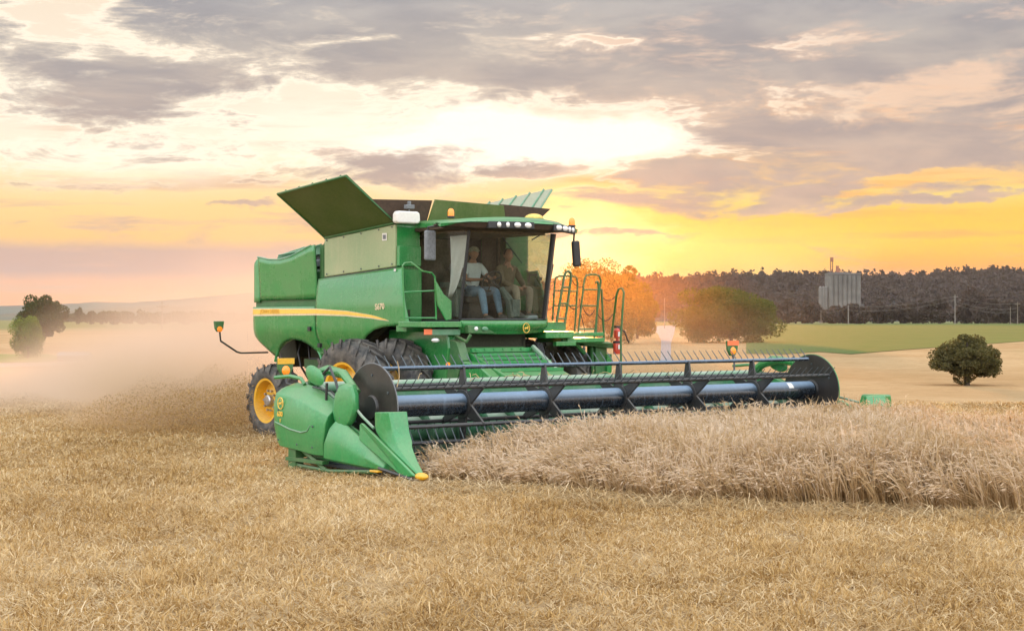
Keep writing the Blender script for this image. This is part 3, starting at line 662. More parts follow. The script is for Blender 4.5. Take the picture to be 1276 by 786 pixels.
part('drive_shield', lambda m: m.prism([(1.3, 1.55), (1.9, 1.5), (2.35, 1.25), (2.3, .8), (1.5, .95)], 1, -1.08, -.88), GREEN, cmb, bevel=.03)
part('marker_lamp', lambda m: m.lathe([(.001, -.03), (.035, -.03), (.035, .0)], at(559, 454, 'x', 1.95), 0, 12), AMBER, cmb)
part('hose_bundle', lambda m: [m.tube([at(668+2*k, 428, 'x', 1.2), at(672+2*k, 436+k, 'x', 1.35), at(668+3*k, 446, 'x', 1.5), at(664, 462+k, 'x', 1.7)], .018, 5) for k in range(4)], PLAST, cmb)
# ---- left platform, rails, steps
def plat(m):
    m.bb((.25, .96, 1.90), (1.25, 1.62, 2.02)); m.bb((.30, 1.55, 1.82), (1.16, 2.45, 1.90))
    m.box(P(691, 407), (.05, .5, .16)); m.box(P(718, 416.5), (.05, 1.3, .07)); m.bb((1.1, 1.25, 1.76), (1.2, 1.72, 1.84))
part('entry_platform', plat, GREEN, cmb, bevel=.01)
def loop(m, pts, r=.017, pl=1.1, ax='x'): m.tube([at(a, b, ax, pl) for a, b in pts], r, 7)
part('guard_rail', lambda m: (loop(m, [(688.5, 399), (691.4, 350), (692.6, 346), (697, 344), (714, 344), (718.6, 346), (719.8, 353), (716.2, 412)]), loop(m, [(691, 362), (719, 363)], .013), loop(m, [(690, 380.7), (718, 380.7)], .013)), GREEND, cmb)
part('folding_ladder', lambda m: (loop(m, [(693.6, 401), (703, 344), (705, 339.5), (708, 338), (711, 340), (711.5, 346), (704, 403)], .022, 1.2), loop(m, [(700.5, 358), (709.5, 358)], .016, 1.2), loop(m, [(697.3, 378), (707, 378)], .016, 1.2), loop(m, [(694.5, 397), (704.5, 397)], .016, 1.2)), GREEND, cmb)
part('guard_rail', lambda m: (loop(m, [(720, 418), (728.3, 348), (730, 343.5), (735, 342), (742, 342), (746.5, 343.5), (748.6, 350), (740.4, 421)]), loop(m, [(726, 360.7), (747.3, 361)], .013), loop(m, [(723.8, 380.7), (745, 381)], .013), loop(m, [(721, 410), (742, 410)], .013)), GREEND, cmb)
part('hand_rail', lambda m: (loop(m, [(742, 352), (744.4, 350.5), (746, 356), (742, 420)], .02), loop(m, [(744.5, 357), (749.6, 361), (752.7, 424)], .02)), GREEND, cmb)
part('hand_rail', lambda m: loop(m, [(761.8, 420), (768.5, 366), (771, 360), (775, 359), (777.3, 364), (773.6, 420), (774, 470)], .020, 2.7, 'y'), GREEND, cmb)
def chain(m, a, b, sag, pl=1.1):
    m.tube([at(lerp(a[0], b[0], t), lerp(a[1], b[1], t)+sag*4*t*(1-t), 'x', pl) for t in [k/10 for k in range(11)]], .008, 4)
part('safety_chain', lambda m: (chain(m, (711, 346), (728, 356), 6), chain(m, (749, 368), (767, 369), 6), chain(m, (706, 374), (722, 380), 8), chain(m, (726, 382), (741, 386), 9), chain(m, (745, 392), (764, 391), 8), chain(m, (675, 381), (690, 381), 5), m.tube([P(722, 372), P(724, 392), P(728, 408), P(730, 420)], .008, 4)), PLAST, cmb)
part('entry_step_frame', lambda m: (m.prism([(2.05, 1.84), (2.75, 1.80), (2.79, 1.70), (2.05, 1.76)], 0, .75, 1.05), m.bb((.70, 2.42, .95), (.95, 2.70, 1.74)), ), GREEND, cmb, bevel=.012)
part('fuel_tank', lambda m: m.bb((.60, 2.66, .95), (1.0, 2.78, 1.60)), GREEN, cmb, bevel=.015)
part('platform_bracket', lambda m: (m.tube([at(712, 422, 'x', 1.0), at(728, 440, 'x', 1.0)], .04, 6), m.tube([at(737, 428, 'x', .9), at(739, 470, 'x', .9)], .03, 6), m.tube([at(700, 424, 'x', 1.1), at(760, 428, 'x', 1.1)], .035, 6)), GREEND, cmb)
# ---- rear lamp arms
for s in (-1, 1):
    def larm(m): m.tube([(-4.15, s*1.45, 1.60), (-3.95, s*2.15, 1.60), (-3.93, s*2.25, 1.62), (-3.93, s*2.6, 1.83), (-3.93, s*2.62, 2.0)], .018, 6)
    la = part('lamp_arm', larm, BLACK, cmb)
    part('lamp_housing', lambda m: m.prism([(s*2.72-.10*0, 2.20), (s*2.52, 2.20), (s*2.54, 2.06), (s*2.59, 2.0), (s*2.66, 2.0), (s*2.70, 2.06)], 0, -4.0, -3.93), GREEND, la, bevel=.012)
    part('lamp_lens', lambda m: m.lathe([(.001, .03), (.05, .02), (.055, 0)], (-3.93, s*2.62, 2.05), 0, 14), AMBER, la)
part('number_plate', lambda m: m.bb((-3.95, -1.30, 1.45), (-3.9, -1.28, 1.58)), GREY, cmb)

# ================================================================== HEADER (part: header frame > sub-parts), REEL
HL = 4.93
hd = part('header', lambda m: (m.prism([(2.45, .22), (2.62, .20), (2.66, 1.16), (2.50, 1.16)], 1, -HL, HL), m.bb((2.25, -HL, .30), (2.45, HL, .42))), GREEND, cmb, bevel=.01)
part('back_sheet', lambda m: m.grid(lambda u, v: (lerp(2.74, 3.0, v)-.12*math.sin(math.pi*v), lerp(-HL, HL, u), lerp(1.12, .2, v)), 8, 8), GREENP, hd)
part('top_beam', lambda m: m.tube([(2.62, -HL, 1.22), (2.62, HL, 1.22)], .085, 14), GREENP, hd)
part('header_floor', lambda m: m.prism([(2.7, .20), (3.3, .14), (4.3, .16), (4.6, .11), (4.6, .09), (2.7, .12)], 1, -HL, HL), DSTEEL, hd)
def knives(m):
    for k in range(128):
        y = lerp(-HL+.05, HL-.05, k/127); m.add([(4.58, y-.018, .10), (4.58, y+.018, .10), (4.74, y, .075), (4.60, y, .135)], [(0, 1, 2), (0, 2, 3), (1, 3, 2), (0, 3, 1)])
    m.bb((4.50, -HL, .085), (4.60, HL, .125))
part('cutter_bar', knives, DSTEEL, hd)
def auger(m):
    m.tube([(3.12, -HL+.05, .60), (3.12, HL-.05, .60)], .20, 20)
    for s in (-1, 1):
        vs = []; n_ = 330
        for k in range(n_+1):
            t = k/n_; a = s*t*2*math.pi*7.5; y = s*(HL-.08-t*(HL-.75))
            for r_ in (.19, .36): vs.append((3.12+r_*math.cos(a), y, .60+r_*math.sin(a)))
        m.add(vs, [(2*k, 2*k+1, 2*k+3, 2*k+2) for k in range(n_)], 0, True)
    for k in range(18):
        a = k*2.4; y = lerp(-.7, .7, k/17); m.tube([(3.12, y, .60), (3.12+.42*math.cos(a), y, .60+.42*math.sin(a))], .012, 5)
part('auger', auger, GREENP, hd, solid=.006)
part('skid_frame', lambda m: (m.tube([(2.63, -5.1, .34), (2.75, -5.1, .10), (3.6, -5.1, .07), (4.75, -5.1, .14)], .03, 6), m.tube([(2.9, -5.1, .32), (3.5, -5.1, .08)], .035, 5), m.bb((2.5, -5.16, .16), (3.5, -5.05, .21)), m.bb((2.55, -5.14, .05), (2.75, -5.0, .34))), GREEND, hd)
for s in (-1, 1):
    part('end_panel', lambda m: m.prism([(2.3, .25), (4.5, .14), (4.3, .60), (3.6, .85), (2.8, 1.05), (2.3, 1.1)], 1, s*4.93, s*4.98), GREENL, hd, bevel=.01)
def endshield(s):
    # rear shield: upright outer face, broad chamfer on top leaning back to the header
    def ring(x):
        zt_ = interp(x, [(2.05, 1.12), (2.2, 1.24), (2.5, 1.30), (2.9, 1.27), (3.3, 1.13), (3.72, .93)])
        zc = interp(x, [(2.05, 1.02), (2.25, 1.14), (2.6, 1.12), (3.0, 1.04), (3.4, .92), (3.72, .80)])
        zb = interp(x, [(2.05, .55), (2.3, .36), (2.8, .33), (3.4, .28), (3.72, .28)])
        yo = interp(x, [(2.05, 5.04), (2.18, 5.17), (2.4, 5.22), (3.3, 5.23), (3.72, 5.15)])
        x2 = x+.0
        return [(x2, s*(yo-.05), zb), (x2, s*yo, lerp(zb, zc, .3)), (x2, s*(yo+.01), lerp(zb, zc, .8)), (x2, s*(yo-.02), zc), (x2-.04, s*(yo-.14), lerp(zc, zt_, .6)), (x2-.1, s*(yo-.32), zt_), (x2-.1, s*4.86, zt_-.03), (x2, s*4.86, zb)]
    sh = part('end_shield', lambda m: m.loft([[(p[0]+.27*(p[2]-.62)*max(0, (k/16-.3)/.7), p[1], p[2]) for p in ring(lerp(2.05, 3.58, k/16))] for k in range(17)], True, True, 0, True), GREENL, hd, bevel=.018)
    # crease line pressed into the shield
    part('shield_crease', lambda m: m.tube([(2.32, s*5.232, .72), (2.75, s*5.237, .63), (3.05, s*5.237, .60), (3.22, s*5.235, .63), (3.30, s*5.232, .72)], .012, 6), GREENP, sh)
    part('shield_top_rail', lambda m: m.tube([(1.95, s*5.0, 1.36), (2.35, s*4.98, 1.39), (2.62, s*4.96, 1.36), (2.7, s*4.95, 1.28)], .03, 7), GREEN, sh)
    # lower front shield sloping to the point
    def ring2(x):
        zt_ = interp(x, [(3.65, .74), (3.70, .81), (3.95, .79), (4.35, .60), (4.92, .27)])
        zb = interp(x, [(3.4, .27), (4.92, .16)])
        yo = interp(x, [(3.42, 5.12), (3.65, 5.21), (4.3, 5.19), (4.92, 5.10)])
        return [(x, s*(yo-.03), zb), (x, s*yo, lerp(zb, zt_, .45)), (x, s*(yo-.05), lerp(zb, zt_, .86)), (x, s*(yo-.10), zt_), (x, s*4.93, lerp(zb, zt_, .80)), (x, s*4.90, zb)]
    part('crop_divider_side', lambda m: m.loft([[(p[0]+.27*(p[2]-.62)*max(0, 1-k/7), p[1], p[2]) for p in ring2(lerp(3.65, 4.92, k/14))] for k in range(15)], True, True, 0, True), GREENL, hd, bevel=.015)
    part('skid_tip', lambda m: m.box((4.80, s*5.13, .155), (.20, .09, .03)), YELLOW, hd, bevel=.01)
    # oval pod over the reel drive
    def pod(m):
        pts = [(3.70, 1.20), (3.80, 1.31), (3.98, 1.345), (4.12, 1.32), (4.19, 1.18), (4.20, .98), (4.10, .80), (3.96, .70), (3.78, .70), (3.66, .80), (3.62, .95)]
        c = Vector((3.92, 0, 1.0)); rings = []
        for off, sc_ in ((0, .86), (.02, .97), (.05, 1.0), (.10, .99), (.135, .90), (.15, .72), (.152, .3)):
            rings.append([(c.x+(p[0]-c.x)*sc_+off*.3, s*(4.98+off), c.z+(p[1]-c.z)*sc_) for p in pts])
        m.loft(rings, True, True, 0, True)
    part('reel_drive_pod', pod, GREENL, hd)
    # front divider: tall wedge running down to a yellow tip
    def wedge(m):
        rings = []
        for t in [k/12 for k in range(13)]:
            z = lerp(.97, .16, t); xf = interp(t, [(0, 5.02), (.35, 5.10), (.6, 5.22), (.85, 5.50), (1, 5.68)]); xb = interp(t, [(0, 4.82), (.3, 4.78), (.55, 4.95), (.8, 5.30), (1, 5.60)])
            ya = interp(t, [(0, 4.76), (.5, 4.78), (.8, 4.89), (1, 4.95)]); yb = interp(t, [(0, 5.12), (.5, 5.10), (.8, 5.05), (1, 5.03)]); fx_ = .35 if s > 0 else 0.; xf += fx_; xb += fx_; z -= .05 if s > 0 else 0.; yb += .20 if s > 0 else 0.; ya -= .1 if s > 0 else 0.
            rings.append([(xf, s*ya, z), (xf-.02, s*lerp(ya, yb, .8), z), (xb+.10*(1-t), s*yb, z), (xb-.1*(1-t), s*(yb-.02), z-.01), (xf-.10, s*(ya+.02), z-.01)])
        m.loft(rings, True, True, 0, True)
    dv = part('crop_divider', lambda m: wedge(m), GREENL, hd, bevel=.012, seg=2)
    def plate(m): 
        a = [(4.36, s*5.10, .78), (4.44, s*5.14, .80), (4.75, s*5.16, .66), (5.60, s*5.06, .14), (5.35, s*5.07, .10), (4.36, s*5.12, .56)]
        slab(m, a, .05)
    part('divider_side_plate', plate, GREENL, dv, bevel=.015)
    part('divider_tip', lambda m: m.ell((5.67, s*4.99, .135), (.12, .08, .055), 12, 8), YELLOW, dv)
    part('divider_rod', lambda m: m.tube([(4.85, s*5.12, .20), (5.55, s*5.05, .09)], .022, 6), BLACK, dv)
    part('divider_deflector_rod', lambda m: m.tube([(4.15, s*5.02, .98), (4.35, s*5.05, .88), (4.7 if s < 0 else 5.1, s*5.1, .74)], .02, 6), GREENP, dv)
    return sh
sh = endshield(-1)
endshield(1)
part('divider_hood', lambda m: m.loft([[(4.86+.06*t, lerp(4.98, 5.08, t), z0_), (5.30+.04*t, lerp(4.98, 5.08, t), z0_), (5.36, 5.42-.06*t, z0_), (4.98+.03*t, 5.44-.06*t, z0_)] for t, z0_ in ((0, .40), (.3, .60), (.7, .82), (1, .93))], True, True, 0, True), GREEN, hd, bevel=.03)
part('emblem', lambda m: deer(m, (2.50, -5.243, 1.00), .15, Vector((1, 0, 0)), Vector((0, 0, 1)), Vector((0, -1, 0))), YELSTR, sh)
text('630', YELSTR, sh, Matrix.Translation((2.40, -5.240, .79)) @ MR, .10, .003, bold=.003)
text('F', YELSTR, sh, Matrix.Translation((2.47, -5.240, .70)) @ MR, .08, .003)
def bolt(par, p, r_=.014): part('bolt', lambda m: m.lathe([(.001, -.008), (r_, -.006), (r_*1.2, .002)], p, 1, 8), DSTEEL, par)
for p in [(2.42, -5.232, .46), (2.95, -5.245, .42), (3.35, -5.238, .40), (3.36, -5.24, .70), (2.42, -5.235, .9)]: bolt(sh, p)
for p in [(3.82, -5.115, 1.22), (4.06, -5.115, 1.18), (3.9, -5.125, .84)]: bolt(hd, p)
for x in (-2.0, -1.45, -.9, -.35, .05): bolt(cmb, (x, -1.508, lerp(3.05, 3.19, (x+2.1)/2.2))); bolt(cmb, (x, -1.508, lerp(3.66, 3.83, (x+2.1)/2.2)))
part('cover_latch', lambda m: (m.bb((-2.42, -1.66, 2.02), (-2.34, -1.62, 2.10)), m.bb((-2.08, -1.66, 1.72), (-2.0, -1.60, 1.80))), PLAST, cmb, bevel=.006)
# marker lamps on the header's back corners
for s in (-1, 1):
    bx_, by_, bz_ = 1.62, s*4.62, 1.50
    if s > 0: bx_, by_, bz_ = 2.3, 4.60, 1.70
    mk = part('marker_board', lambda m: m.prism([(by_-.15, bz_+.14), (by_+.15, bz_+.14), (by_+.13, bz_-.03), (by_+.06, bz_-.14), (by_-.06, bz_-.14), (by_-.13, bz_-.03)], 0, bx_-.03, bx_+.02), GREEND, hd, bevel=.01)
    part('reflective_strip', lambda m: m.bb((bx_+.022, by_-.15, bz_+.05), (bx_+.028, by_+.15, bz_+.14)), YELLOW if s < 0 else ORANGE, mk)
    part('marker_lens', lambda m: m.lathe([(.001, .035), (.05, .028), (.075, .0)], (bx_+.025, by_, bz_-.05), 0, 16), AMBER, mk)
    part('marker_arm', lambda m: m.tube([(bx_, by_, bz_-.1), (bx_+.05, by_, bz_-.25), (2.45, by_-s*.1, 1.15)], .018, 6), BLACK, mk)
# reel arms
for s in (-1, 1):
    part('reel_arm', lambda m: (m.tube([(2.55, s*4.78, 1.22), (2.85, s*4.84, 1.42), (3.2, s*4.86, 1.50), (3.6, s*4.86, 1.45), (3.95, s*4.86, 1.20)], [.07, .08, .075, .07, .05], 10)), GREEN, hd)
    part('reel_arm_cover', lambda m: m.ell((3.05, s*5.0, 1.42), (.26, .035, .13), 16, 9, rot=Matrix.Rotation(R(18), 3, 'Y')), GREENL, hd)
    part('reel_hose', lambda m: (m.tube([(3.2, s*4.98, 1.42), (3.45, s*5.0, 1.55), (3.6, s*5.0, 1.35), (3.75, s*5.0, 1.05)], .022, 6), m.tube([(3.35, s*5.0, 1.0), (3.37, s*5.0, 1.32)], .022, 6), m.tube([(3.0, s*5.0, 1.25), (3.4, s*4.95, 1.2), (3.9, s*5.0, 1.0)], .015, 6)), BLACK, hd)
part('reel_lift_strut', lambda m: m.tube([(2.7, -4.7, 1.25), (3.4, -4.8, 1.02)], .04, 8), GREENP, hd)
# ---- reel
RC = Vector((4.09, 0, .985)); RB = .545; TL = 4.66
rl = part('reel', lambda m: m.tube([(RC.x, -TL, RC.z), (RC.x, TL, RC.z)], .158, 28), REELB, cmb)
angs = [90, 30, -30, -90, -150, 150]
def bp(a, r_=RB): return RC.x+r_*math.cos(R(a)), RC.z+r_*math.sin(R(a))
for a in angs:
    x, z = bp(a)
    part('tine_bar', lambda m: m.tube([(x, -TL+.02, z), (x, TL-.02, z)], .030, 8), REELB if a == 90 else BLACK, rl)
for y in (-4.70, 4.74):
    dk = part('reel_end_disc', lambda m: (m.lathe([(.001, -.012), (.62, -.012), (.632, 0), (.62, .012), (.001, .012)], (RC.x, y, RC.z), 1, 64, smooth=False)), DISC, rl)
    for k in range(6):
        a = 2*math.pi*k/6+.5; part('disc_bolt', lambda m: m.lathe([(.018, -.024), (.020, -.008), (.020, .008), (.018, .024)], (RC.x+.46*math.cos(a), y, RC.z+.46*math.sin(a)), 1, 6), DSTEEL, dk)
    part('disc_hub', lambda m: m.lathe([(.001, -.05), (.16, -.05), (.18, -.012), (.18, .012), (.16, .05), (.001, .05)], (RC.x, y, RC.z), 1, 20), BLACK, dk)
    part('disc_rim', lambda m: m.tube([(RC.x+.627*math.cos(2*math.pi*k/64), y, RC.z+.627*math.sin(2*math.pi*k/64)) for k in range(64)], .009, 5, closed=True), GREY if y < 0 else GREEN, dk)
for y in (-3.08, -1.50, .07, 1.63, 3.19):
    def spider(m):
        m.lathe([(.19, -.03), (.215, -.03), (.215, .03), (.19, .03)], (RC.x, y, RC.z), 1, 20)
        for a in angs:
            c, s_ = math.cos(R(a)), math.sin(R(a)); p = Vector((-s_, 0, c)); d_ = Vector((c, 0, s_)); o_ = Vector((RC.x, y, RC.z))
            w0, w1 = .105, .035
            for yy in (0,):
                q = [o_+d_*.16+p*w0, o_+d_*.16-p*w0, o_+d_*(RB+.02)-p*w1, o_+d_*(RB+.02)+p*w1]
                n_ = Vector((0, .018, 0)); m.add([v-n_ for v in q]+[v+n_ for v in q], [(0, 1, 2, 3), (7, 6, 5, 4), (0, 4, 5, 1), (1, 5, 6, 2), (2, 6, 7, 3), (3, 7, 4, 0)])
            m.tube([o_+d_*.18+Vector((0, .03, 0)), o_+d_*RB+Vector((0, .03, 0))], .02, 6)
    part('reel_spider', spider, BLACK, rl, bevel=.004)
part('instruction_sticker', lambda m: m.grid(lambda u, v: (RC.x+.1595*math.cos(R(lerp(20, 62, u))), lerp(3.98, 4.10, v), RC.z+.1595*math.sin(R(lerp(20, 62, u)))), 6, 1), WHITE, rl)
tdir = {90: 128, 30: 40, -30: -62, -90: -98, -150: -140, 150: 175}
def tine(m, y, a):
    x, z = bp(a); t = R(tdir[a]); L_ = .23
    m.tube([(x, y, z), (x+.05*math.cos(t-.3), y, z+.05*math.sin(t-.3)), (x+L_*math.cos(t), y, z+L_*math.sin(t))], [.010, .009, .006], 5)
tys = [-4.55+.15*k for k in range(62)]
base_t = {}
cnt = 0; rest = MB()
for a in (90, 30, -30, -90, -150, 150):
    for y in tys:
        if cnt < 100:
            if a not in base_t:
                mm = MB(); tine(mm, 0, a); o = mm.build('tine', DSTEEL, rl); base_t[a] = o
            else: o = base_t[a].copy(); col.objects.link(o)
            o.location = (0, y, 0); cnt += 1
        else: tine(rest, y, a)
rest.build('tine', DSTEEL, rl, kind='stuff')
# straw caught on the header
def wisps(m):
    rr_ = random.Random(9)
    m.tube([at(494, 485, 'x', 4.3), at(497.5, 470, 'x', 4.3), at(497, 458, 'x', 4.3), at(495, 450, 'x', 4.3)], .009, 4)
    for k in range(160):
        y = rr_.uniform(-1.7, 3.0) if k < 110 else rr_.uniform(-4.8, 4.8); x = rr_.uniform(2.62, 3.4); z = 1.30 if x < 2.75 else rr_.uniform(.85, 1.0)
        p = Vector((x, y, z)); d_ = Vector((rr_.uniform(-1, 1), rr_.uniform(-1, 1), rr_.uniform(-.3, .5)))*.22
        m.tube([p, p+d_*.5+Vector((0, 0, .04)), p+d_], .006, 3)
STRAWP = plain('loose_straw', (.50, .36, .19, 1), .8)
part('caught_straw', wisps, STRAWP, hd, kind='stuff')
# ================================================================== fire extinguisher and sun cloth
fx = at(769, 426, 'y', 2.82)
ex = thing('fire_extinguisher', 'red fire extinguishers strapped to the foot of the outer hand rail', 'fire extinguisher', (fx.x, fx.y, fx.z-.22))
part('cylinder', lambda m: (m.lathe([(.001, 0), (.07, 0), (.075, .03), (.075, .20), (.05, .25), (.02, .27), (.02, .29)], (fx.x, fx.y, fx.z-.22), 2, 18), m.lathe([(.001, 0), (.055, 0), (.06, .02), (.06, .14), (.03, .18), (.001, .19)], (fx.x+.02, fx.y-.02, fx.z+.07), 2, 18)), REDP, ex)
part('valve', lambda m: (m.box((fx.x, fx.y, fx.z+.28), (.06, .1, .04)), m.tube([(fx.x, fx.y, fx.z+.26), (fx.x+.02, fx.y+.16, fx.z+.2), (fx.x+.02, fx.y+.28, fx.z-.02)], .014, 6)), BLACK, ex)
part('label', lambda m: (m.bb((fx.x+.072, fx.y-.04, fx.z-.13), (fx.x+.08, fx.y+.04, fx.z-.05)), m.bb((fx.x+.078, fx.y-.05, fx.z+.10), (fx.x+.085, fx.y+.04, fx.z+.19))), WHITE, ex)
part('strap', lambda m: m.lathe([(.08, 0), (.083, .02), (.08, .04)], (fx.x, fx.y, fx.z-.02), 2, 18), PLAST, ex)
sc = MB()
def clothf(u, v):
    z = lerp(3.66, 2.62, v); x = lerp(.86+.0*v, 1.34-.42*v*v+.03*math.sin(v*9), u)-.10*v; y = -.86+.03*math.sin(u*7+v*3)+.05*v
    return (x, y, z)
sc.grid(clothf, 16, 14)
tag(sc.build('sun_cloth', CLOTH, None, solid=.006, origin=(1.0, -.86, 3.66)), 'white cloth hung as a sun shade inside the right cab window', 'cloth')
# ================================================================== PEOPLE (skin-modifier bodies)
def skinned(name, joints, edges, mat, parent=None, levels=2, extra=None):
    """joints: {name: (pos, radius)}; first joint is the root"""
    me = bpy.data.meshes.new(name); ks = list(joints); ix = {k: i for i, k in enumerate(ks)}
    me.from_pydata([joints[k][0] for k in ks], [(ix[a], ix[b]) for a, b in edges], [])
    o = bpy.data.objects.new(name, me); col.objects.link(o)
    md = o.modifiers.new('skin', 'SKIN'); md.use_smooth_shade = True
    lay = me.skin_vertices[0] if me.skin_vertices else None
    if lay is None:
        bpy.context.view_layer.objects.active = o; bpy.context.view_layer.update(); lay = me.skin_vertices[0]
    for i, k in enumerate(ks):
        r_ = joints[k][1]; lay.data[i].radius = (r_, r_) if not isinstance(r_, tuple) else r_
        lay.data[i].use_root = (i == 0)
    sb = o.modifiers.new('sub', 'SUBSURF'); sb.levels = sb.render_levels = levels
    bpy.context.view_layer.update()
    dg = bpy.context.evaluated_depsgraph_get()
    m2 = bpy.data.meshes.new_from_object(o.evaluated_get(dg)); m2.name = name
    bpy.data.objects.remove(o)
    if extra is not None:
        bm = bmesh.new(); bm.from_mesh(m2); t = bpy.data.meshes.new('t'); t.from_pydata(extra.v, [], extra.f); bm.from_mesh(t); bm.to_mesh(m2); bm.free()
    m2.materials.clear(); m2.materials.append(mat)
    m2.polygons.foreach_set('use_smooth', [True]*len(m2.polygons))
    o = bpy.data.objects.new(name, m2); col.objects.link(o)
    if parent: o.parent = parent; o.location = -parent.location
    return o
def head_mesh(c, yaw):
    """head about .23 tall with nose, brow, ears, mouth, jaw"""
    M = Matrix.Rotation(yaw, 3, 'Z'); m = MB(); C_ = Vector(c)
    rings = []
    for i in range(1, 16):
        t = math.pi*i/16; z = math.cos(t)*.118
        w = .076*math.sin(t)**.75; d_ = .096*math.sin(t)**.8
        if z < -.03: w *= 1-.42*((-z-.03)/.09); d_ *= 1-.22*((-z-.03)/.09)
        ring = []
        for k in range(20):
            a = 2*math.pi*k/20; x = d_*math.cos(a); y = w*math.sin(a)
            if math.cos(a) > .9:
                if -.045 < z < .012: x += .022*(1-abs(z+.022)/.034 if abs(z+.022) < .034 else 0)
                if .012 <= z < .035: x += .004
                if -.075 < z < -.055: x += .006
            if .25 < math.sin(abs(a)) < .6 and math.cos(a) > .6 and 0 < z < .025: x -= .008
            ring.append(C_+M @ Vector((x, y, z)))
        rings.append(ring)
    m.loft(rings, True, True, 0, True)
    for s in (-1, 1): m.ell(C_+M @ Vector((-.005, s*.078, -.005)), (.018, .009, .03), 8, 6)
    return m
def hand(js, ed, key, wrist, d_, side, curl):
    """palm and five fingers as chains rooted at the wrist joint"""
    d_ = Vector(d_).normalized(); sd_ = Vector(side).normalized(); dn = d_.cross(sd_)
    palm = Vector(wrist)+d_*.05; js[key+'p'] = (palm, (.036, .018)); ed.append((key, key+'p'))
    for i, (off, ln) in enumerate(((-.027, .068), (-.009, .078), (.009, .074), (.026, .058))):
        b = palm+d_*.038+sd_*off; c1 = b+(d_+dn*curl*.5).normalized()*ln*.5; c2 = c1+(d_*.4+dn*curl).normalized()*ln*.5
        for n_, q, r_ in (('a', b, .011), ('b', c1, .0095), ('c', c2, .008)): js[f'{key}{i}{n_}'] = (q, r_)
        ed += [(key+'p', f'{key}{i}a'), (f'{key}{i}a', f'{key}{i}b'), (f'{key}{i}b', f'{key}{i}c')]
    t1 = palm-sd_*.038; t2 = t1+(d_*.6-sd_*.5+dn*.5*curl).normalized()*.045
    js[key+'t1'] = (t1, .013); js[key+'t2'] = (t2, .010); ed += [(key+'p', key+'t1'), (key+'t1', key+'t2')]
def sitter(name, label, hip, pose, shirt, legs_, shoe, short_sleeve):
    root = thing(name, label, 'person', hip)
    H = Vector(hip); j = {k: H+Vector(v) for k, v in pose['j'].items()}
    js = {'hip': (j['hip'], (.13, .10)), 'spine': (j['spine'], (.125, .10)), 'chest': (j['chest'], (.15, .11)), 'neck': (j['neck'], .055), 'skull': (j['skull'], .05)}
    ed = [('hip', 'spine'), ('spine', 'chest'), ('chest', 'neck'), ('neck', 'skull')]
    for s in 'LR':
        for k, r_ in (('sh', .055), ('el', .040), ('wr', .026)): js[k+s] = (j[k+s], r_)
        for k, r_ in (('th', .085), ('kn', .058), ('an', .038), ('to', .030)): js[k+s] = (j[k+s], r_)
        ed += [('chest', 'sh'+s), ('sh'+s, 'el'+s), ('el'+s, 'wr'+s), ('hip', 'th'+s), ('th'+s, 'kn'+s), ('kn'+s, 'an'+s), ('an'+s, 'to'+s)]
        hand(js, ed, 'wr'+s, j['wr'+s], j['wr'+s]-j['el'+s]+Vector(pose.get('hd', (0, 0, 0))), (0, 1 if s == 'L' else -1, 0), .8)
    skinned('body', js, ed, SKIN, root, 1, head_mesh(j['skull']+Vector((.01, 0, .05)), pose['yaw']))
    # shirt
    js = {'spine': (j['spine'], (.150, .125)), 'hip': (j['hip']+Vector((0, 0, .02)), (.150, .12)), 'chest': (j['chest'], (.172, .130)), 'col': (j['neck']-Vector((0, 0, .03)), .072)}
    ed = [('spine', 'hip'), ('spine', 'chest'), ('chest', 'col')]
    for s in 'LR':
        js['sh'+s] = (j['sh'+s], .078); e = j['sh'+s].lerp(j['el'+s], .7 if short_sleeve else 1.)
        js['el'+s] = (e, .060); ed += [('chest', 'sh'+s), ('sh'+s, 'el'+s)]
        if not short_sleeve: js['wr'+s] = (j['wr'+s].lerp(j['el'+s], .12), .040); ed.append(('el'+s, 'wr'+s))
    skinned('shirt', js, ed, shirt, root, 2)
    js = {'hip': (j['hip'], (.155, .125))}; ed = []
    for s in 'LR':
        js['th'+s] = (j['th'+s], .105); js['mid'+s] = (j['th'+s].lerp(j['kn'+s], .5), .098); js['kn'+s] = (j['kn'+s], .078); js['cf'+s] = (j['kn'+s].lerp(j['an'+s], .5), .066); js['an'+s] = (j['an'+s].lerp(j['kn'+s], .08), .055)
        ed += [('hip', 'th'+s), ('th'+s, 'mid'+s), ('mid'+s, 'kn'+s), ('kn'+s, 'cf'+s), ('cf'+s, 'an'+s)]
    skinned('trousers', js, ed, legs_, root, 2)
    for s in 'LR':
        a, t = j['an'+s], j['to'+s]
        skinned('shoe', {'a': (a-Vector((.04, 0, .01)), .068), 'b': (a.lerp(t, .5)-Vector((0, 0, .0)), (.062, .056)), 'c': (t+(t-a)*.15, (.06, .046))}, [('a', 'b'), ('b', 'c')], shoe, root, 2)
    return root, j['skull']+Vector((.01, 0, .05)), pose['yaw']
z0 = 2.80
pd_ = {'j': {'hip': (0, 0, .04), 'spine': (.0, 0, .22), 'chest': (.03, 0, .42), 'neck': (.06, 0, .57), 'skull': (.09, 0, .66),
             'shL': (.04, .19, .48), 'elL': (.22, .26, .26), 'wrL': (.46, .15, .26), 'shR': (.04, -.19, .48), 'elR': (.20, -.26, .24), 'wrR': (.44, -.14, .24),
             'thL': (.06, .10, .02), 'knL': (.52, .16, .05), 'anL': (.68, .14, -.40), 'toL': (.85, .15, -.45), 'thR': (.06, -.10, .02), 'knR': (.52, -.16, .04), 'anR': (.62, -.14, -.42), 'toR': (.79, -.15, -.46)}, 'yaw': R(-20)}
r1, hc, yw = sitter('person', 'driver in white shirt, light jeans and pale cap, both hands at the wheel', (.22, .08, z0-.11), pd_, SHIRTW, JEANS, SHOE, True)
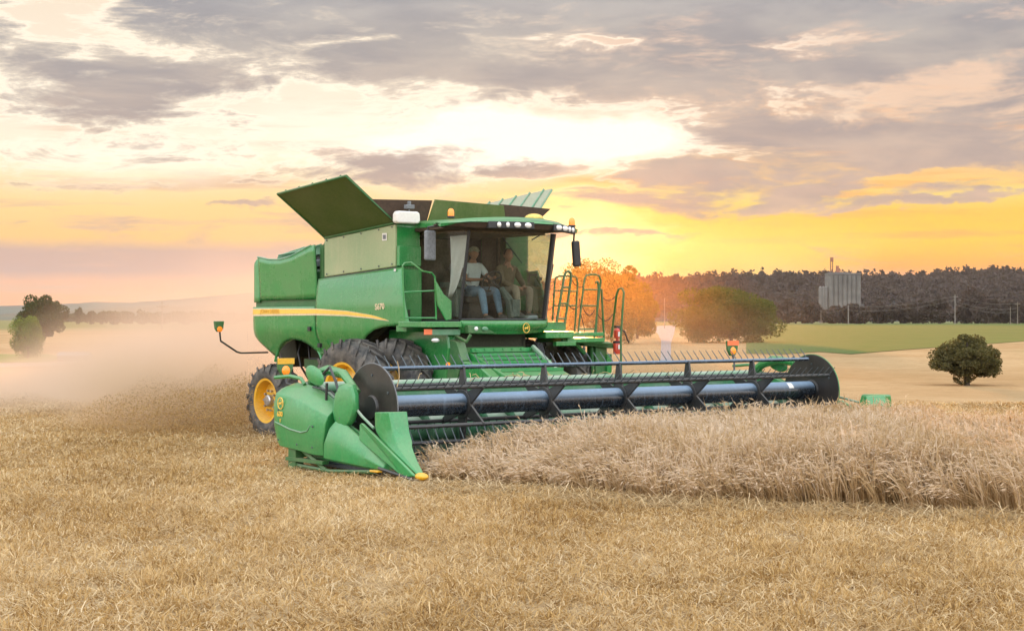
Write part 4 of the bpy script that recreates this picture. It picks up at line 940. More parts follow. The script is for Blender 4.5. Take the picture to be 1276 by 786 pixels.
M3 = Matrix.Rotation(yw, 3, 'Z')
cp = MB(); cp.ell(hc+Vector((-.005, 0, .055)), (.105, .086, .075), 16, 9); cp.box(hc+M3 @ Vector((.115, 0, .05)), (.10, .12, .012), Matrix.Rotation(yw, 4, 'Z') @ Matrix.Rotation(R(10), 4, 'Y'))
o = cp.build('cap', CAPC, r1, bevel=.004)
hm = MB(); hm.ell(hc+M3 @ Vector((-.025, 0, .0)), (.088, .083, .075), 14, 8); hm.build('hair', HAIR, r1)
pp_ = {'j': {'hip': (0, 0, .04), 'spine': (.02, 0, .22), 'chest': (.08, -.02, .41), 'neck': (.14, -.03, .56), 'skull': (.17, -.04, .65),
             'shL': (.08, .18, .46), 'elL': (.22, .24, .22), 'wrL': (.42, .12, .14), 'shR': (.10, -.20, .46), 'elR': (.24, -.24, .22), 'wrR': (.44, -.10, .15),
             'thL': (.06, .10, .02), 'knL': (.50, .19, .10), 'anL': (.52, .14, -.36), 'toL': (.70, .17, -.41), 'thR': (.06, -.10, .02), 'knR': (.50, -.14, .12), 'anR': (.60, -.16, -.34), 'toR': (.78, -.20, -.40)}, 'yaw': R(-30)}
r2, hc, yw = sitter('person', 'passenger in olive brown shirt and khaki trousers beside the driver', (.40, .70, z0-.13), pp_, OLIVE, KHAKI, SHOE, False)
M3 = Matrix.Rotation(yw, 3, 'Z')
hm = MB(); hm.ell(hc+M3 @ Vector((-.02, 0, .035)), (.095, .088, .095), 14, 8); hm.build('hair', HAIR, r2)
# ================================================================== GROUND, FIELDS, HILLS
rng = np.random.default_rng(7)
def struct(o, name=None): o['kind'] = 'structure'; return o
m, nt = newmat('stubble_ground'); co = geo(nt, 'Position')
mp = nt.nodes.new('ShaderNodeMapping'); mp.inputs['Scale'].default_value = (.05, .55, 1.); nt.links.new(co, mp.inputs[0])
nA = noise(nt, mp.outputs[0], .55, 5., .6); nB = noise(nt, co, 9., 6., .7); nC = noise(nt, co, .35, 4., .55); nD = noise(nt, co, 60., 3., .6)
c = mix(nt, nB.sm(.3, .7), (.22, .145, .07, 1), (.48, .33, .17, 1))
c = mix(nt, nA.sm(.36, .66)*.7, c, (.54, .40, .23, 1))
c = mix(nt, nC.sm(.45, .75)*.45, c, (.30, .19, .095, 1))
c = mix(nt, nD.sm(.55, .75)*.5, c, (.6, .47, .29, 1))
ps = nt.nodes.new('ShaderNodeSeparateXYZ'); nt.links.new(co, ps.inputs[0])
dist = (N(nt, ps.outputs[0])*fwd[0]+N(nt, ps.outputs[1])*fwd[1]-float(CAM @ np.array([fwd[0], fwd[1], 0])))
nE = noise(nt, co, .045, 5., .6); far = mix(nt, nE.sm(.35, .65), (.32, .205, .095, 1), (.44, .31, .165, 1)); far = mix(nt, noise(nt, co, 1.2, 8., .8).sm(.42, .62)*.55, far, (.24, .155, .07, 1)); far = mix(nt, noise(nt, co, .03, 3., .6).sm(.55, .7)*.45, far, (.22, .20, .09, 1))
c = mix(nt, dist.sm(30., 60.), c, far)
c = mix(nt, dist.sm(260., 420.), c, (.16, .17, .07, 1))
out(nt, bsdf(nt, c, .95, 0, .1, 0, nB, .8, .05))
S_ = 9000.
g_ = MB(); g_.add([(-S_, -S_, 0), (S_, -S_, 0), (S_, S_, 0), (-S_, S_, 0)], [(0, 1, 2, 3)])
gr = struct(g_.build('ground', MATS['stubble_ground'])); gr['label'] = 'harvested grain field of pale stubble'
def sheet(name, pts, z, mat, label=None):
    m_ = MB(); q = [at(a, b, 'z', z) for a, b in pts]; m_.add(q, [tuple(range(len(q)))]); o = struct(m_.build(name, mat, fixn=False))
    if label: o['label'] = label
    return o
m, nt = newmat('green_field'); co = geo(nt, 'Position'); n = noise(nt, co, .02, 5., .6); n_ = noise(nt, co, .5, 4., .6)
out(nt, bsdf(nt, mix(nt, n_.sm(.3, .7), mix(nt, n.sm(.3, .7), (.05, .10, .02, 1), (.08, .135, .03, 1)), (.10, .125, .04, 1)), .95, 0, .1))
sheet('green_field', [(930, 404), (1450, 402.6), (1450, 412), (1276, 425), (1200, 430.5), (1120, 436), (1060, 441), (1020, 438), (975, 441), (930, 440)], .03, m, 'green field beyond the stubble')
sheet('green_field', [(60, 400.6), (128, 401.5), (134, 407.5), (60, 409)], .03, m, 'strip of green field at the foot of the far trees')
m, nt = newmat('grass'); co = geo(nt, 'Position'); n = noise(nt, co, 1.5, 5., .6)
out(nt, bsdf(nt, mix(nt, n.sm(.3, .7), (.09, .15, .03, 1), (.16, .2, .06, 1)), .95, 0, .1))
sheet('grass_verge', [(-30, 441), (60, 441), (78, 446), (60, 451), (-30, 452)], .02, m, 'grass beside the road')
m, nt = newmat('road'); co = geo(nt, 'Position'); n = noise(nt, co, 2., 5., .6)
out(nt, bsdf(nt, mix(nt, n.sm(.3, .7), (.20, .21, .22, 1), (.30, .30, .30, 1)), .35, 0, .5))
sheet('road', [(-60, 453.5), (60, 451.2), (120, 447), (122, 448.4), (66, 455.5), (-60, 459)], .012, m, 'pale farm road')
m, nt = newmat('gravel_road'); co = geo(nt, 'Position'); n = noise(nt, co, 2., 5., .6)
out(nt, bsdf(nt, mix(nt, n.sm(.3, .7), (.17, .18, .20, 1), (.24, .25, .27, 1)), .55, 0, .5))
sheet('gravel_road', [(812, 409), (820, 406), (842, 405.3), (840, 415.5), (836, 428), (836, 449), (823, 449), (824, 425), (820, 416)], .012, m, 'pale lane running away between the trees')
# hills
def hill(name, d, prof, mat, depth=900., base=0., label=''):
    """ridge d metres away; prof: (px, py) of its crest"""
    m_ = MB(); pr = [(a, 2.243+(397-b)*d/FPX) for a, b in prof]
    xs = np.linspace(prof[0][0], prof[-1][0], 90)
    def fn(u, v):
        px = prof[0][0]+(prof[-1][0]-prof[0][0])*u; h = interp(px, pr)
        t = v*2-1; hh = h*math.cos(t*math.pi/2)**1.0*(1+.0*t)
        p = W(638+(px-638)*d/(d), d+t*depth)
        q = W(px, d); q = q+Vector((fwd[0], fwd[1], 0))*t*depth
        return (q.x, q.y, hh-1.+.02*h*math.sin(px*.21+t*5))
    m_.grid(fn, 120, 16); o = struct(m_.build(name, mat)); o['label'] = label; return o
HILLM = plain('far_hill', (.045, .075, .05, 1), .95, scale=.004, amt=.3, bstr=0)
HILLB = plain('near_hill', (.022, .02, .016, 1), .95, scale=.02, amt=.3, bstr=0)
hill('mountain', 7000, [(-700, 384), (-300, 380), (0, 381), (90, 378.5), (135, 375.5), (165, 377), (230, 372.5), (300, 366), (360, 362), (460, 364), (600, 372), (700, 384), (900, 397)], HILLM, 1200, label='blue mountain ridge on the horizon')
hill('hill', 3600, [(-600, 392), (0, 392), (100, 388), (150, 383), (230, 381.5), (330, 378), (480, 378), (620, 386), (760, 395)], HILLM, 700, label='wooded hills below the mountain')
hill('wooded_ridge', 1900, [(560, 392), (640, 368), (720, 358), (800, 356), (900, 353), (1000, 352), (1100, 354), (1140, 351), (1200, 347), (1276, 345), (1500, 342), (1800, 352)], HILLB, 500, label='ridge behind the grain elevator')

# ================================================================== TREES
LEAFD = leafmat('foliage_dark', (.018, .035, .014), (.05, .08, .03), .25)
LEAFG = leafmat('foliage_light', (.06, .12, .025), (.14, .21, .05), .4)
LEAFM = leafmat('foliage_middle', (.04, .065, .02), (.11, .13, .04), .45)
LEAFB = leafmat('foliage_bush', (.06, .055, .026), (.15, .135, .065), .35)
LEAFR = leafmat('foliage_haze_tinted', (.05, .038, .036), (.10, .078, .066), .25)  # brown leaves with the mauve of distance haze mixed into their colour
BARK = plain('bark', (.09, .065, .045, 1), .9)
def crown_quads(c, rx, ry, rz, nleaf, size, nl, seed, lobes=22, lobe=.36, flat=1.):
    r_ = np.random.default_rng(seed)
    d = r_.normal(size=(lobes, 3)); d /= np.linalg.norm(d, axis=1)[:, None]; rad = r_.uniform(.35, .80, lobes)
    lc = d*rad[:, None]; lr = r_.uniform(.6, 1.25, lobes)*lobe
    k = r_.integers(0, lobes, nleaf); dd = r_.normal(size=(nleaf, 3)); dd /= np.linalg.norm(dd, axis=1)[:, None]
    p = lc[k]+dd*(lr[k]*r_.uniform(.45, 1.08, nleaf)**.6)[:, None]
    p = p*np.array([rx, ry, rz])+np.array(c)
    s = size*r_.uniform(.55, 1.35, nleaf)
    a = r_.normal(size=(nleaf, 3)); a /= np.linalg.norm(a, axis=1)[:, None]; b = np.cross(a, r_.normal(size=(nleaf, 3))); b /= np.linalg.norm(b, axis=1)[:, None]
    a *= s[:, None]; b *= (s*.6)[:, None]
    return np.stack([p-a, p-b*.9, p+a, p+b], 1), lc*np.array([rx, ry, rz])+np.array(c)
def tree(name, label, cat, base, h, w, nleaf, size, mat, seed, lobes=22, low=.12, trunk=.05, group=None, lobe=.36, cz=None):
    b = Vector(base); root = thing(name, label, cat, b, group)
    lo = h*low; rz = (h-lo)/2; c = (0, 0, lo+rz)
    Q, lc = crown_quads(c, w/2, w/2, rz, nleaf, size, 4, seed, lobes, lobe)
    o = quads('crown', Q, mat); o.parent = root
    m_ = MB(); rr_ = random.Random(seed); tr_ = h*trunk
    m_.tube([(0, 0, -.1), (.02*h*rr_.uniform(-1, 1), 0, h*.25), (.03*h*rr_.uniform(-1, 1), .02*h, h*.5), (0, 0, h*.8)], [tr_, tr_*.75, tr_*.5, tr_*.15], 8)
    for q in lc[:14]:
        s_ = Vector((0, 0, h*rr_.uniform(.18, .5))); m_.tube([s_, s_.lerp(Vector(q), .5)+Vector((0, 0, -.03*h)), q], [tr_*.42, tr_*.26, tr_*.08], 5)
    t = m_.build('trunk', BARK); t.parent = root
    return root
def zat(py, d): return 2.243+(397-py)*d/FPX
tree('tree', 'dark green spreading tree at the left edge of the field', 'tree', W(50, 140), zat(364, 140), 5.0, 26000, .085, LEAFD, 1, 60, .06, .035, lobe=.24)
tree('tree', 'bright green leafy tree in front of the dark one at the left edge', 'tree', W(35, 96), zat(390, 96), 2.3, 16000, .045, LEAFG, 2, 40, -.05, .03, lobe=.32)
tree('tree', 'tall tree glowing orange against the sun right of the cab', 'tree', W(746, 150), zat(311, 150), 10.4, 42000, .10, LEAFM, 13, 80, -.1, .03, lobe=.22)
tree('tree', 'broad hazy green tree in the dust behind the header', 'tree', W(911, 160), zat(344, 160), 12.2, 48000, .11, LEAFM, 5, 80, -.18, .03, lobe=.23)
tree('tree', 'small tree half hidden behind the fire extinguisher rail', 'tree', W(794, 190), zat(356, 190), 5.0, 12000, .16, LEAFM, 6, 20, .03, .03)
tree('bush', 'lone round bush with a short trunk standing in the stubble', 'bush', W(1205, 57), zat(412, 57), 2.7, 26000, .042, LEAFB, 21, 80, .0, .06, lobe=.22)
# row of trees behind the green field
row = [(978, 374, 44), (1012, 372, 40), (1045, 377, 34), (1068, 373, 36), (1094, 377, 30), (1122, 373, 34), (1150, 368, 44), (1172, 371, 30), (1205, 357, 46), (1232, 372, 30), (1258, 368, 44), (1292, 366, 44), (1325, 370, 40)]
for i, (px, py, wd) in enumerate(row):
    lab = 'dark round topped tree in the row behind the green field'
    if py == 357: lab = 'tallest round dark tree in the row behind the green field'
    tree('distant_tree', lab, 'tree', W(px, 760+25*(i % 3)), zat(py, 775), wd*775/FPX, 3200, .70, LEAFR, 40+i, 16, .0, .03, 'trees behind the green field')
lrow = [(98, 383, 12), (112, 387, 14), (128, 386, 16), (142, 384, 18), (158, 388, 16), (178, 390, 22), (200, 388, 24), (228, 389, 26), (256, 387, 26), (282, 390, 26)]
for i, (px, py, wd) in enumerate(lrow):
    tree('distant_tree', 'small hazy tree in the far row left of the combine', 'tree', W(px, 640+20*(i % 3)), zat(py, 650), wd*650/FPX*1.1, 1500, .6, LEAFD, 70+i, 12, .0, .03, 'far trees left of the combine')
def forest(name, label, spots, hts, wds, nleaf, size, mat, seed):
    r_ = np.random.default_rng(seed); Qs = []
    for i, (p, h, w) in enumerate(zip(spots, hts, wds)):
        Q, _ = crown_quads((p[0], p[1], p[2]+h*.5), w/2, w/2, h*.5, nleaf, size, 4, seed*1000+i, 7, .5); Qs.append(Q)
    return stuff(quads(name, np.concatenate(Qs), mat), label, 'wood')
r_ = random.Random(5); sp = []; hs = []; ws = []
cr_ = [(560, 392), (640, 368), (720, 358), (800, 356), (900, 353), (1000, 352), (1100, 354), (1140, 351), (1200, 347), (1276, 345), (1500, 342)]
for k in range(2300):
    px = r_.uniform(640, 1330); t = -abs(r_.gauss(0, .36)); h0 = zat(interp(px, cr_), 1900)
    q = W(px, 1900)+Vector((fwd[0], fwd[1], 0))*t*500; z = h0*math.cos(t*math.pi/2)-2
    if t < -.95: continue
    sp.append((q.x, q.y, z)); s_ = r_.uniform(5, 11.5) if r_.random() < .82 else r_.uniform(11, 18); hs.append(s_); ws.append(r_.uniform(8, 15))
for k in range(1100):
    px = r_.uniform(640, 1330); t = -r_.uniform(.15, .9); h0 = zat(interp(px, cr_), 1900); q = W(px, 1900)+Vector((fwd[0], fwd[1], 0))*t*500
    sp.append((q.x, q.y, h0*math.cos(t*math.pi/2)-2)); hs.append(r_.uniform(8, 12)); ws.append(r_.uniform(11, 17))
forest('forest', 'wooded slope behind the grain elevator', sp, hs, ws, 80, 1.9, LEAFR, 3)
sp = []; hs = []; ws = []
for k in range(150):
    px = r_.uniform(930, 1400); q = W(px, r_.uniform(800, 900)); sp.append((q.x, q.y, 0)); hs.append(r_.uniform(6, 9.5)); ws.append(r_.uniform(7, 12))
forest('hedge_growth', 'dark undergrowth filling the gaps of the far tree row', sp, hs, ws, 300, .8, LEAFR, 4)
sp = []; hs = []; ws = []
for k in range(120):
    px = r_.uniform(60, 420); q = W(px, r_.uniform(1150, 1400)); sp.append((q.x, q.y, 0)); hs.append(r_.uniform(5, 8)); ws.append(r_.uniform(10, 16))
forest('forest', 'low brown woods under the blue hills at left', sp, hs, ws, 220, 1.2, LEAFD, 6)

# ================================================================== ELEVATOR, SHED, POLES
CONC = plain('concrete', (.15, .14, .13, 1), .9, scale=.15, amt=.25, bstr=0)
CONCD = plain('concrete_dark', (.14, .12, .11, 1), .9, scale=.2, amt=.2, bstr=0)
RUST = plain('rusty_steel', (.3, .12, .07, 1), .8, scale=.5)
ed_ = 1000.; e0 = W(1050, ed_); gv = thing('grain_elevator', 'pale concrete grain elevator with silo columns and a thin red tower above the trees', 'grain elevator', e0)
Rz = Matrix.Rotation(math.atan2(rgt[1], rgt[0]), 4, 'Z')
def ep(px, py=None, off=0.): v = (px-1050)*ed_/FPX; return v
def place(o): o.parent = gv; o.matrix_local = Rz.copy(); return o
zt1 = zat(342, ed_)
for k in range(7):
    x = lerp(ep(1034), ep(1067.5), k/6); m_ = MB(); m_.lathe([(1.45, 0), (1.45, zt1-1), (1.5, zt1-.6)], (x, -4.5, 0), 2, 20); place(m_.build('silo', CONC))
for k in range(3):
    x = lerp(ep(1021), ep(1028), k/2); m_ = MB(); m_.lathe([(1.1, 0), (1.1, zat(358, ed_)), (.001, zat(356, ed_))], (x, -3.5, 0), 2, 16); place(m_.build('silo', CONC))
m_ = MB(); m_.bb((ep(1031), -4, 0), (ep(1070.5), 8, zt1)); m_.bb((ep(1030.5), -4.6, zt1), (ep(1071), 8, zt1+.9)); place(m_.build('storage_block', CONC))
m_ = MB(); m_.bb((ep(1033), -2, zt1+.9), (ep(1057), 4, zat(339, ed_))); place(m_.build('gallery', CONCD))
m_ = MB()
for sx in (0, 1):
    for sy in (0, 1): m_.tube([(ep(1035.2)+sx*1.3, sy*1.3, zt1), (ep(1035.2)+sx*1.3, sy*1.3, zat(322, ed_))], .16, 5)
for k in range(8): z = zt1+1+k*1.1; m_.bb((ep(1035.2)-.1, -.1, z), (ep(1035.2)+1.4, 1.4, z+.14))
m_.bb((ep(1035), -.3, zat(326, ed_)), (ep(1038.5), 1.5, zat(320.5, ed_))); place(m_.build('elevator_leg', RUST))
m_ = MB(); m_.bb((ep(1042), -1, zt1), (ep(1045), 1, zat(331, ed_))); m_.lathe([(1.6, 0), (.3, 3)], (ep(1044.5), 0, zt1+.5), 2, 10); m_.tube([(ep(1046), 0, zat(334, ed_)), (ep(1049), 0, zt1+.8)], .25, 5); place(m_.build('dust_hopper', RUST))
SHEDM = plain('shed_white', (.22, .24, .27, 1), .7)
s0 = W(93, 91); sh_ = thing('shed', 'low white roofed shed beside the far road at left', 'shed', s0)
def plsh(o): o.parent = sh_; o.matrix_local = Rz.copy(); return o
m_ = MB(); m_.bb((-.8, -.5, 0), (.8, .5, .28)); plsh(m_.build('wall', SHEDM)); m_ = MB(); m_.prism([(-.6, .26), (.6, .26), (0, .46)], 0, -.86, .86); plsh(m_.build('roof', SHEDM))
POLEM = plain('pole_wood', (.20, .16, .12, 1), .9)
POLEL = plain('pole_pale', (.24, .21, .18, 1), .9)
def pole(px, py, d, label, mat=POLEM, arm=True, wid=.17):
    b = W(px, d); r0 = thing('utility_pole', label, 'utility pole', b, 'utility poles along the far road'); h = zat(py, d)
    m_ = MB(); m_.tube([(0, 0, 0), (0, 0, h)], [wid, wid*.7], 7); o = m_.build('post', mat); o.parent = r0
    if arm:
        m_ = MB(); v = Vector((rgt[0], rgt[1], 0)); m_.tube([-v*1.1+Vector((0, 0, h-.9)), v*1.1+Vector((0, 0, h-.9))], .09, 5)
        for k in (-1, -.5, .5, 1): m_.tube([v*k+Vector((0, 0, h-.9)), v*k+Vector((0, 0, h-.6))], .06, 5)
        o = m_.build('crossarm', mat); o.parent = r0
    return b, h
pole(202, 376, 330, 'wooden pole with a crossarm in the haze left of the combine', wid=.13)
b1 = pole(1057, 380, 700, 'pale thin pole below the grain elevator', POLEL, False, .22)
b2 = pole(1190, 367, 700, 'tall dark pole at the left of the tallest far tree', POLEL, True, .2)
b3 = pole(1259, 382, 700, 'short pole, left one of the pair near the right edge', POLEM, False)
b4 = pole(1268, 376, 700, 'pole with crossarm, right one of the pair near the right edge', POLEM, True)
b5 = pole(1023, 386, 720, 'faint pole in the haze left of the elevator', POLEM, False)
b6 = pole(828, 371, 400, 'thin pole in the dust between the two big trees', POLEL, False, .1)
wr = MB()
for (pa, ha), (pb, hb), dz in ((b1, b2, .5), (b2, b4, .5), (b1, b2, 2.2), (b2, b4, 2.6), (b5, b1, .4), (b2, b4, 4.)):
    wr.tube([pa.lerp(pb, t)+Vector((0, 0, lerp(ha, hb, t)-dz-4*t*(1-t)*1.6)) for t in [k/12 for k in range(13)]], .03, 4)
tag(wr.build('power_line', POLEL), 'sagging wires strung between the far poles over the green field', 'power line')

# ================================================================== STUBBLE AND STANDING WHEAT
def strawmat(name, c1, c2, c3, trans=.3):
    m, nt = newmat(name); a = nt.nodes.new('ShaderNodeAttribute'); a.attribute_name = 'tone'; t = N(nt, a.outputs['Fac'])
    n = noise(nt, geo(nt, 'Position'), .45, 4., .6)
    c = ramp(nt, (t*.8+(n-.5)*.75+.1).sat(), [(0., c1+(1,)), (.5, c2+(1,)), (1., c3+(1,))])
    d = nt.nodes.new('ShaderNodeBsdfDiffuse'); nt.links.new(c, d.inputs[0]); tr_ = nt.nodes.new('ShaderNodeBsdfTranslucent'); nt.links.new(c, tr_.inputs[0])
    ms = nt.nodes.new('ShaderNodeMixShader'); ms.inputs[0].default_value = trans
    nt.links.new(d.outputs[0], ms.inputs[1]); nt.links.new(tr_.outputs[0], ms.inputs[2]); out(nt, ms); return m
STUB = strawmat('stubble_straw', (.25, .138, .045), (.55, .36, .145), (.78, .61, .36))
LOOSE = strawmat('loose_straw_pieces', (.30, .19, .085), (.54, .385, .20), (.76, .63, .42))
WHT = strawmat('wheat_straw', (.24, .14, .05), (.58, .41, .22), (.78, .65, .50), .35)
def settone(o, t):
    a = o.data.attributes.new('tone', 'FLOAT', 'FACE'); a.data.foreach_set('value', t.astype(np.float32))
def inview(x, y, d0, d1, mar=50):
    dx, dy = x-CAM[0], y-CAM[1]; d = dx*fwd[0]+dy*fwd[1]; px = 638+FPX*(dx*rgt[0]+dy*rgt[1])/np.maximum(d, .1)
    return (d > d0) & (d < d1) & (px > -mar) & (px < 1276+mar), d, px
EDGE = [(4.6, -4.86), (5.6, -4.70), (6.6, -4.35), (7.4, -4.05), (9.2, -3.9), (10.4, -3.3), (12.6, -1.95), (18., 2.0)]
ex_, ey_ = np.array([e[0] for e in EDGE]), np.array([e[1] for e in EDGE])
def incrop(x, y): return (x > 4.85) & (y > np.interp(x, ex_, ey_)) & (y < 4.95)
def sample(n, d0, d1, p=2.):
    """points in the view wedge, density falling with distance for p < 2"""
    u = rng.random(n); d = (d0**p+u*(d1**p-d0**p))**(1/p); px = rng.uniform(-260, 1536, n)
    x = CAM[0]+d*fwd[0]+rgt[0]*(px-638)/FPX*d; y = CAM[1]+d*fwd[1]+rgt[1]*(px-638)/FPX*d
    return x, y, d
def rv(n):
    a = rng.uniform(0, 2*np.pi, n); return np.cos(a), np.sin(a)
def lumps(x, y, s=1.):
    return (np.sin(x*1.7*s+np.sin(y*1.3*s)*2)+np.sin(y*2.3*s+np.sin(x*.9*s+1)*2.2)+np.sin((x+y)*.8*s+2))/3
def stub(name, label, nt_, d0, d1, per, p):
    x, y, d = sample(nt_, d0, d1, p)
    yr = np.round(y/.19)*.19+rng.normal(0, .028, nt_); y = np.where(rng.random(nt_) < .7, yr, y)
    k = ~incrop(x, y) & ((lumps(x, y, 2.6)+.5*lumps(y, x, 5.) > -.5) | (rng.random(nt_) < .35)); x, y, d = x[k], y[k], d[k]; n = len(x)
    hh = (.05+.05*rng.random(n))*(1+.35*lumps(x, y, 2.2)); tt = rng.random(n)*.6+.2+.20*lumps(x, y, .55)+.14*lumps(y, x, 3.1)
    Q = []; T = []
    for j in range(per):
        sx, sy = rng.normal(0, .022, n), rng.normal(0, .022, n); lx, ly = rng.normal(0, .062, n), rng.normal(0, .062, n)
        h = hh*rng.uniform(.5, 1.25, n); cx_, cy_ = rv(n); w = .0042*np.maximum(1, d/17)*rng.uniform(.7, 1.4, n)
        b = np.stack([x+sx, y+sy, np.full(n, -.005)], 1); t = b+np.stack([lx, ly, h], 1); o_ = np.stack([cx_*w, cy_*w, 0*w], 1)
        Q.append(np.stack([b-o_, b+o_, t+o_*.9, t-o_*.9], 1)); T.append(np.clip(tt+rng.normal(0, .2, n), 0, 1))
    o = quads(name, np.concatenate(Q), STUB); settone(o, np.concatenate(T)); return stuff(o, label, 'stubble')
stub('stubble', 'short cut straw stubble covering the near field', 92000, 9., 44, 6, 1.35)
def loose(name, label, n, d0, d1, p, l0, l1, wz, mask=None):
    x, y, d = sample(n, d0, d1, p); k = ~incrop(x, y)
    if mask is not None: k &= mask(x, y, d)
    x, y, d = x[k], y[k], d[k]; n = len(x); a = rng.uniform(0, 2*np.pi, n); L_ = rng.uniform(l0, l1, n); el = rng.normal(.05, .22, n)
    dv_ = np.stack([np.cos(a)*np.cos(el), np.sin(a)*np.cos(el), np.sin(el)], 1); pv = np.stack([-np.sin(a), np.cos(a), 0*a], 1); w = (.0032*np.maximum(1, d/17)*rng.uniform(.7, 1.5, n))[:, None]
    c_ = np.stack([x, y, np.abs(rng.normal(wz, .03, n))+.01], 1); sag = rng.normal(0, .025, n)[:, None]*pv+np.array([0, 0, .012])
    A = c_-dv_*(L_/2)[:, None]; B = c_+dv_*(L_/2)[:, None]; M_ = c_+sag
    A[:, 2] = np.maximum(A[:, 2], .004); B[:, 2] = np.maximum(B[:, 2], .004)
    Q = np.concatenate([np.stack([A-pv*w, A+pv*w, M_+pv*w, M_-pv*w], 1), np.stack([M_-pv*w, M_+pv*w, B+pv*w, B-pv*w], 1)])
    t = np.clip(rng.random(n)*.7+.2+.15*lumps(x, y, .6), 0, 1); o = quads(name, Q, LOOSE); settone(o, np.concatenate([t, t])); return stuff(o, label, 'straw')
loose('straw_litter', 'loose straw lying across the stubble', 190000, 9., 44, 1.4, .04, .20, .045)
def band(x, y, d):   # windrow thrown out along the header's earlier pass
    px = 638+FPX*((x-CAM[0])*rgt[0]+(y-CAM[1])*rgt[1])/d; py = 397+2.243*FPX/d
    c = np.interp(px, [0, 130, 260, 420, 560], [502, 514, 530, 562, 590]); return (np.abs(py-c) < 9+5*np.sin(px*.05)) & (rng.random(len(x)) < .35+.65*(lumps(x, y, 1.5) > .1))
loose('straw_windrow', 'pale loose straw heaped in a low band at left', 150000, 20, 48, 1.8, .08, .25, .10, band)
def edgeb(x, y, d): e = np.interp(x, ex_, ey_); return (y < e+.2) & (y > e-1.3*rng.random(len(x))**1.6-.1) & (x > 5.2)
loose('fallen_wheat', 'flattened straw spilling from the foot of the standing wheat', 230000, 12, 27, 2., .2, .6, .03, edgeb)
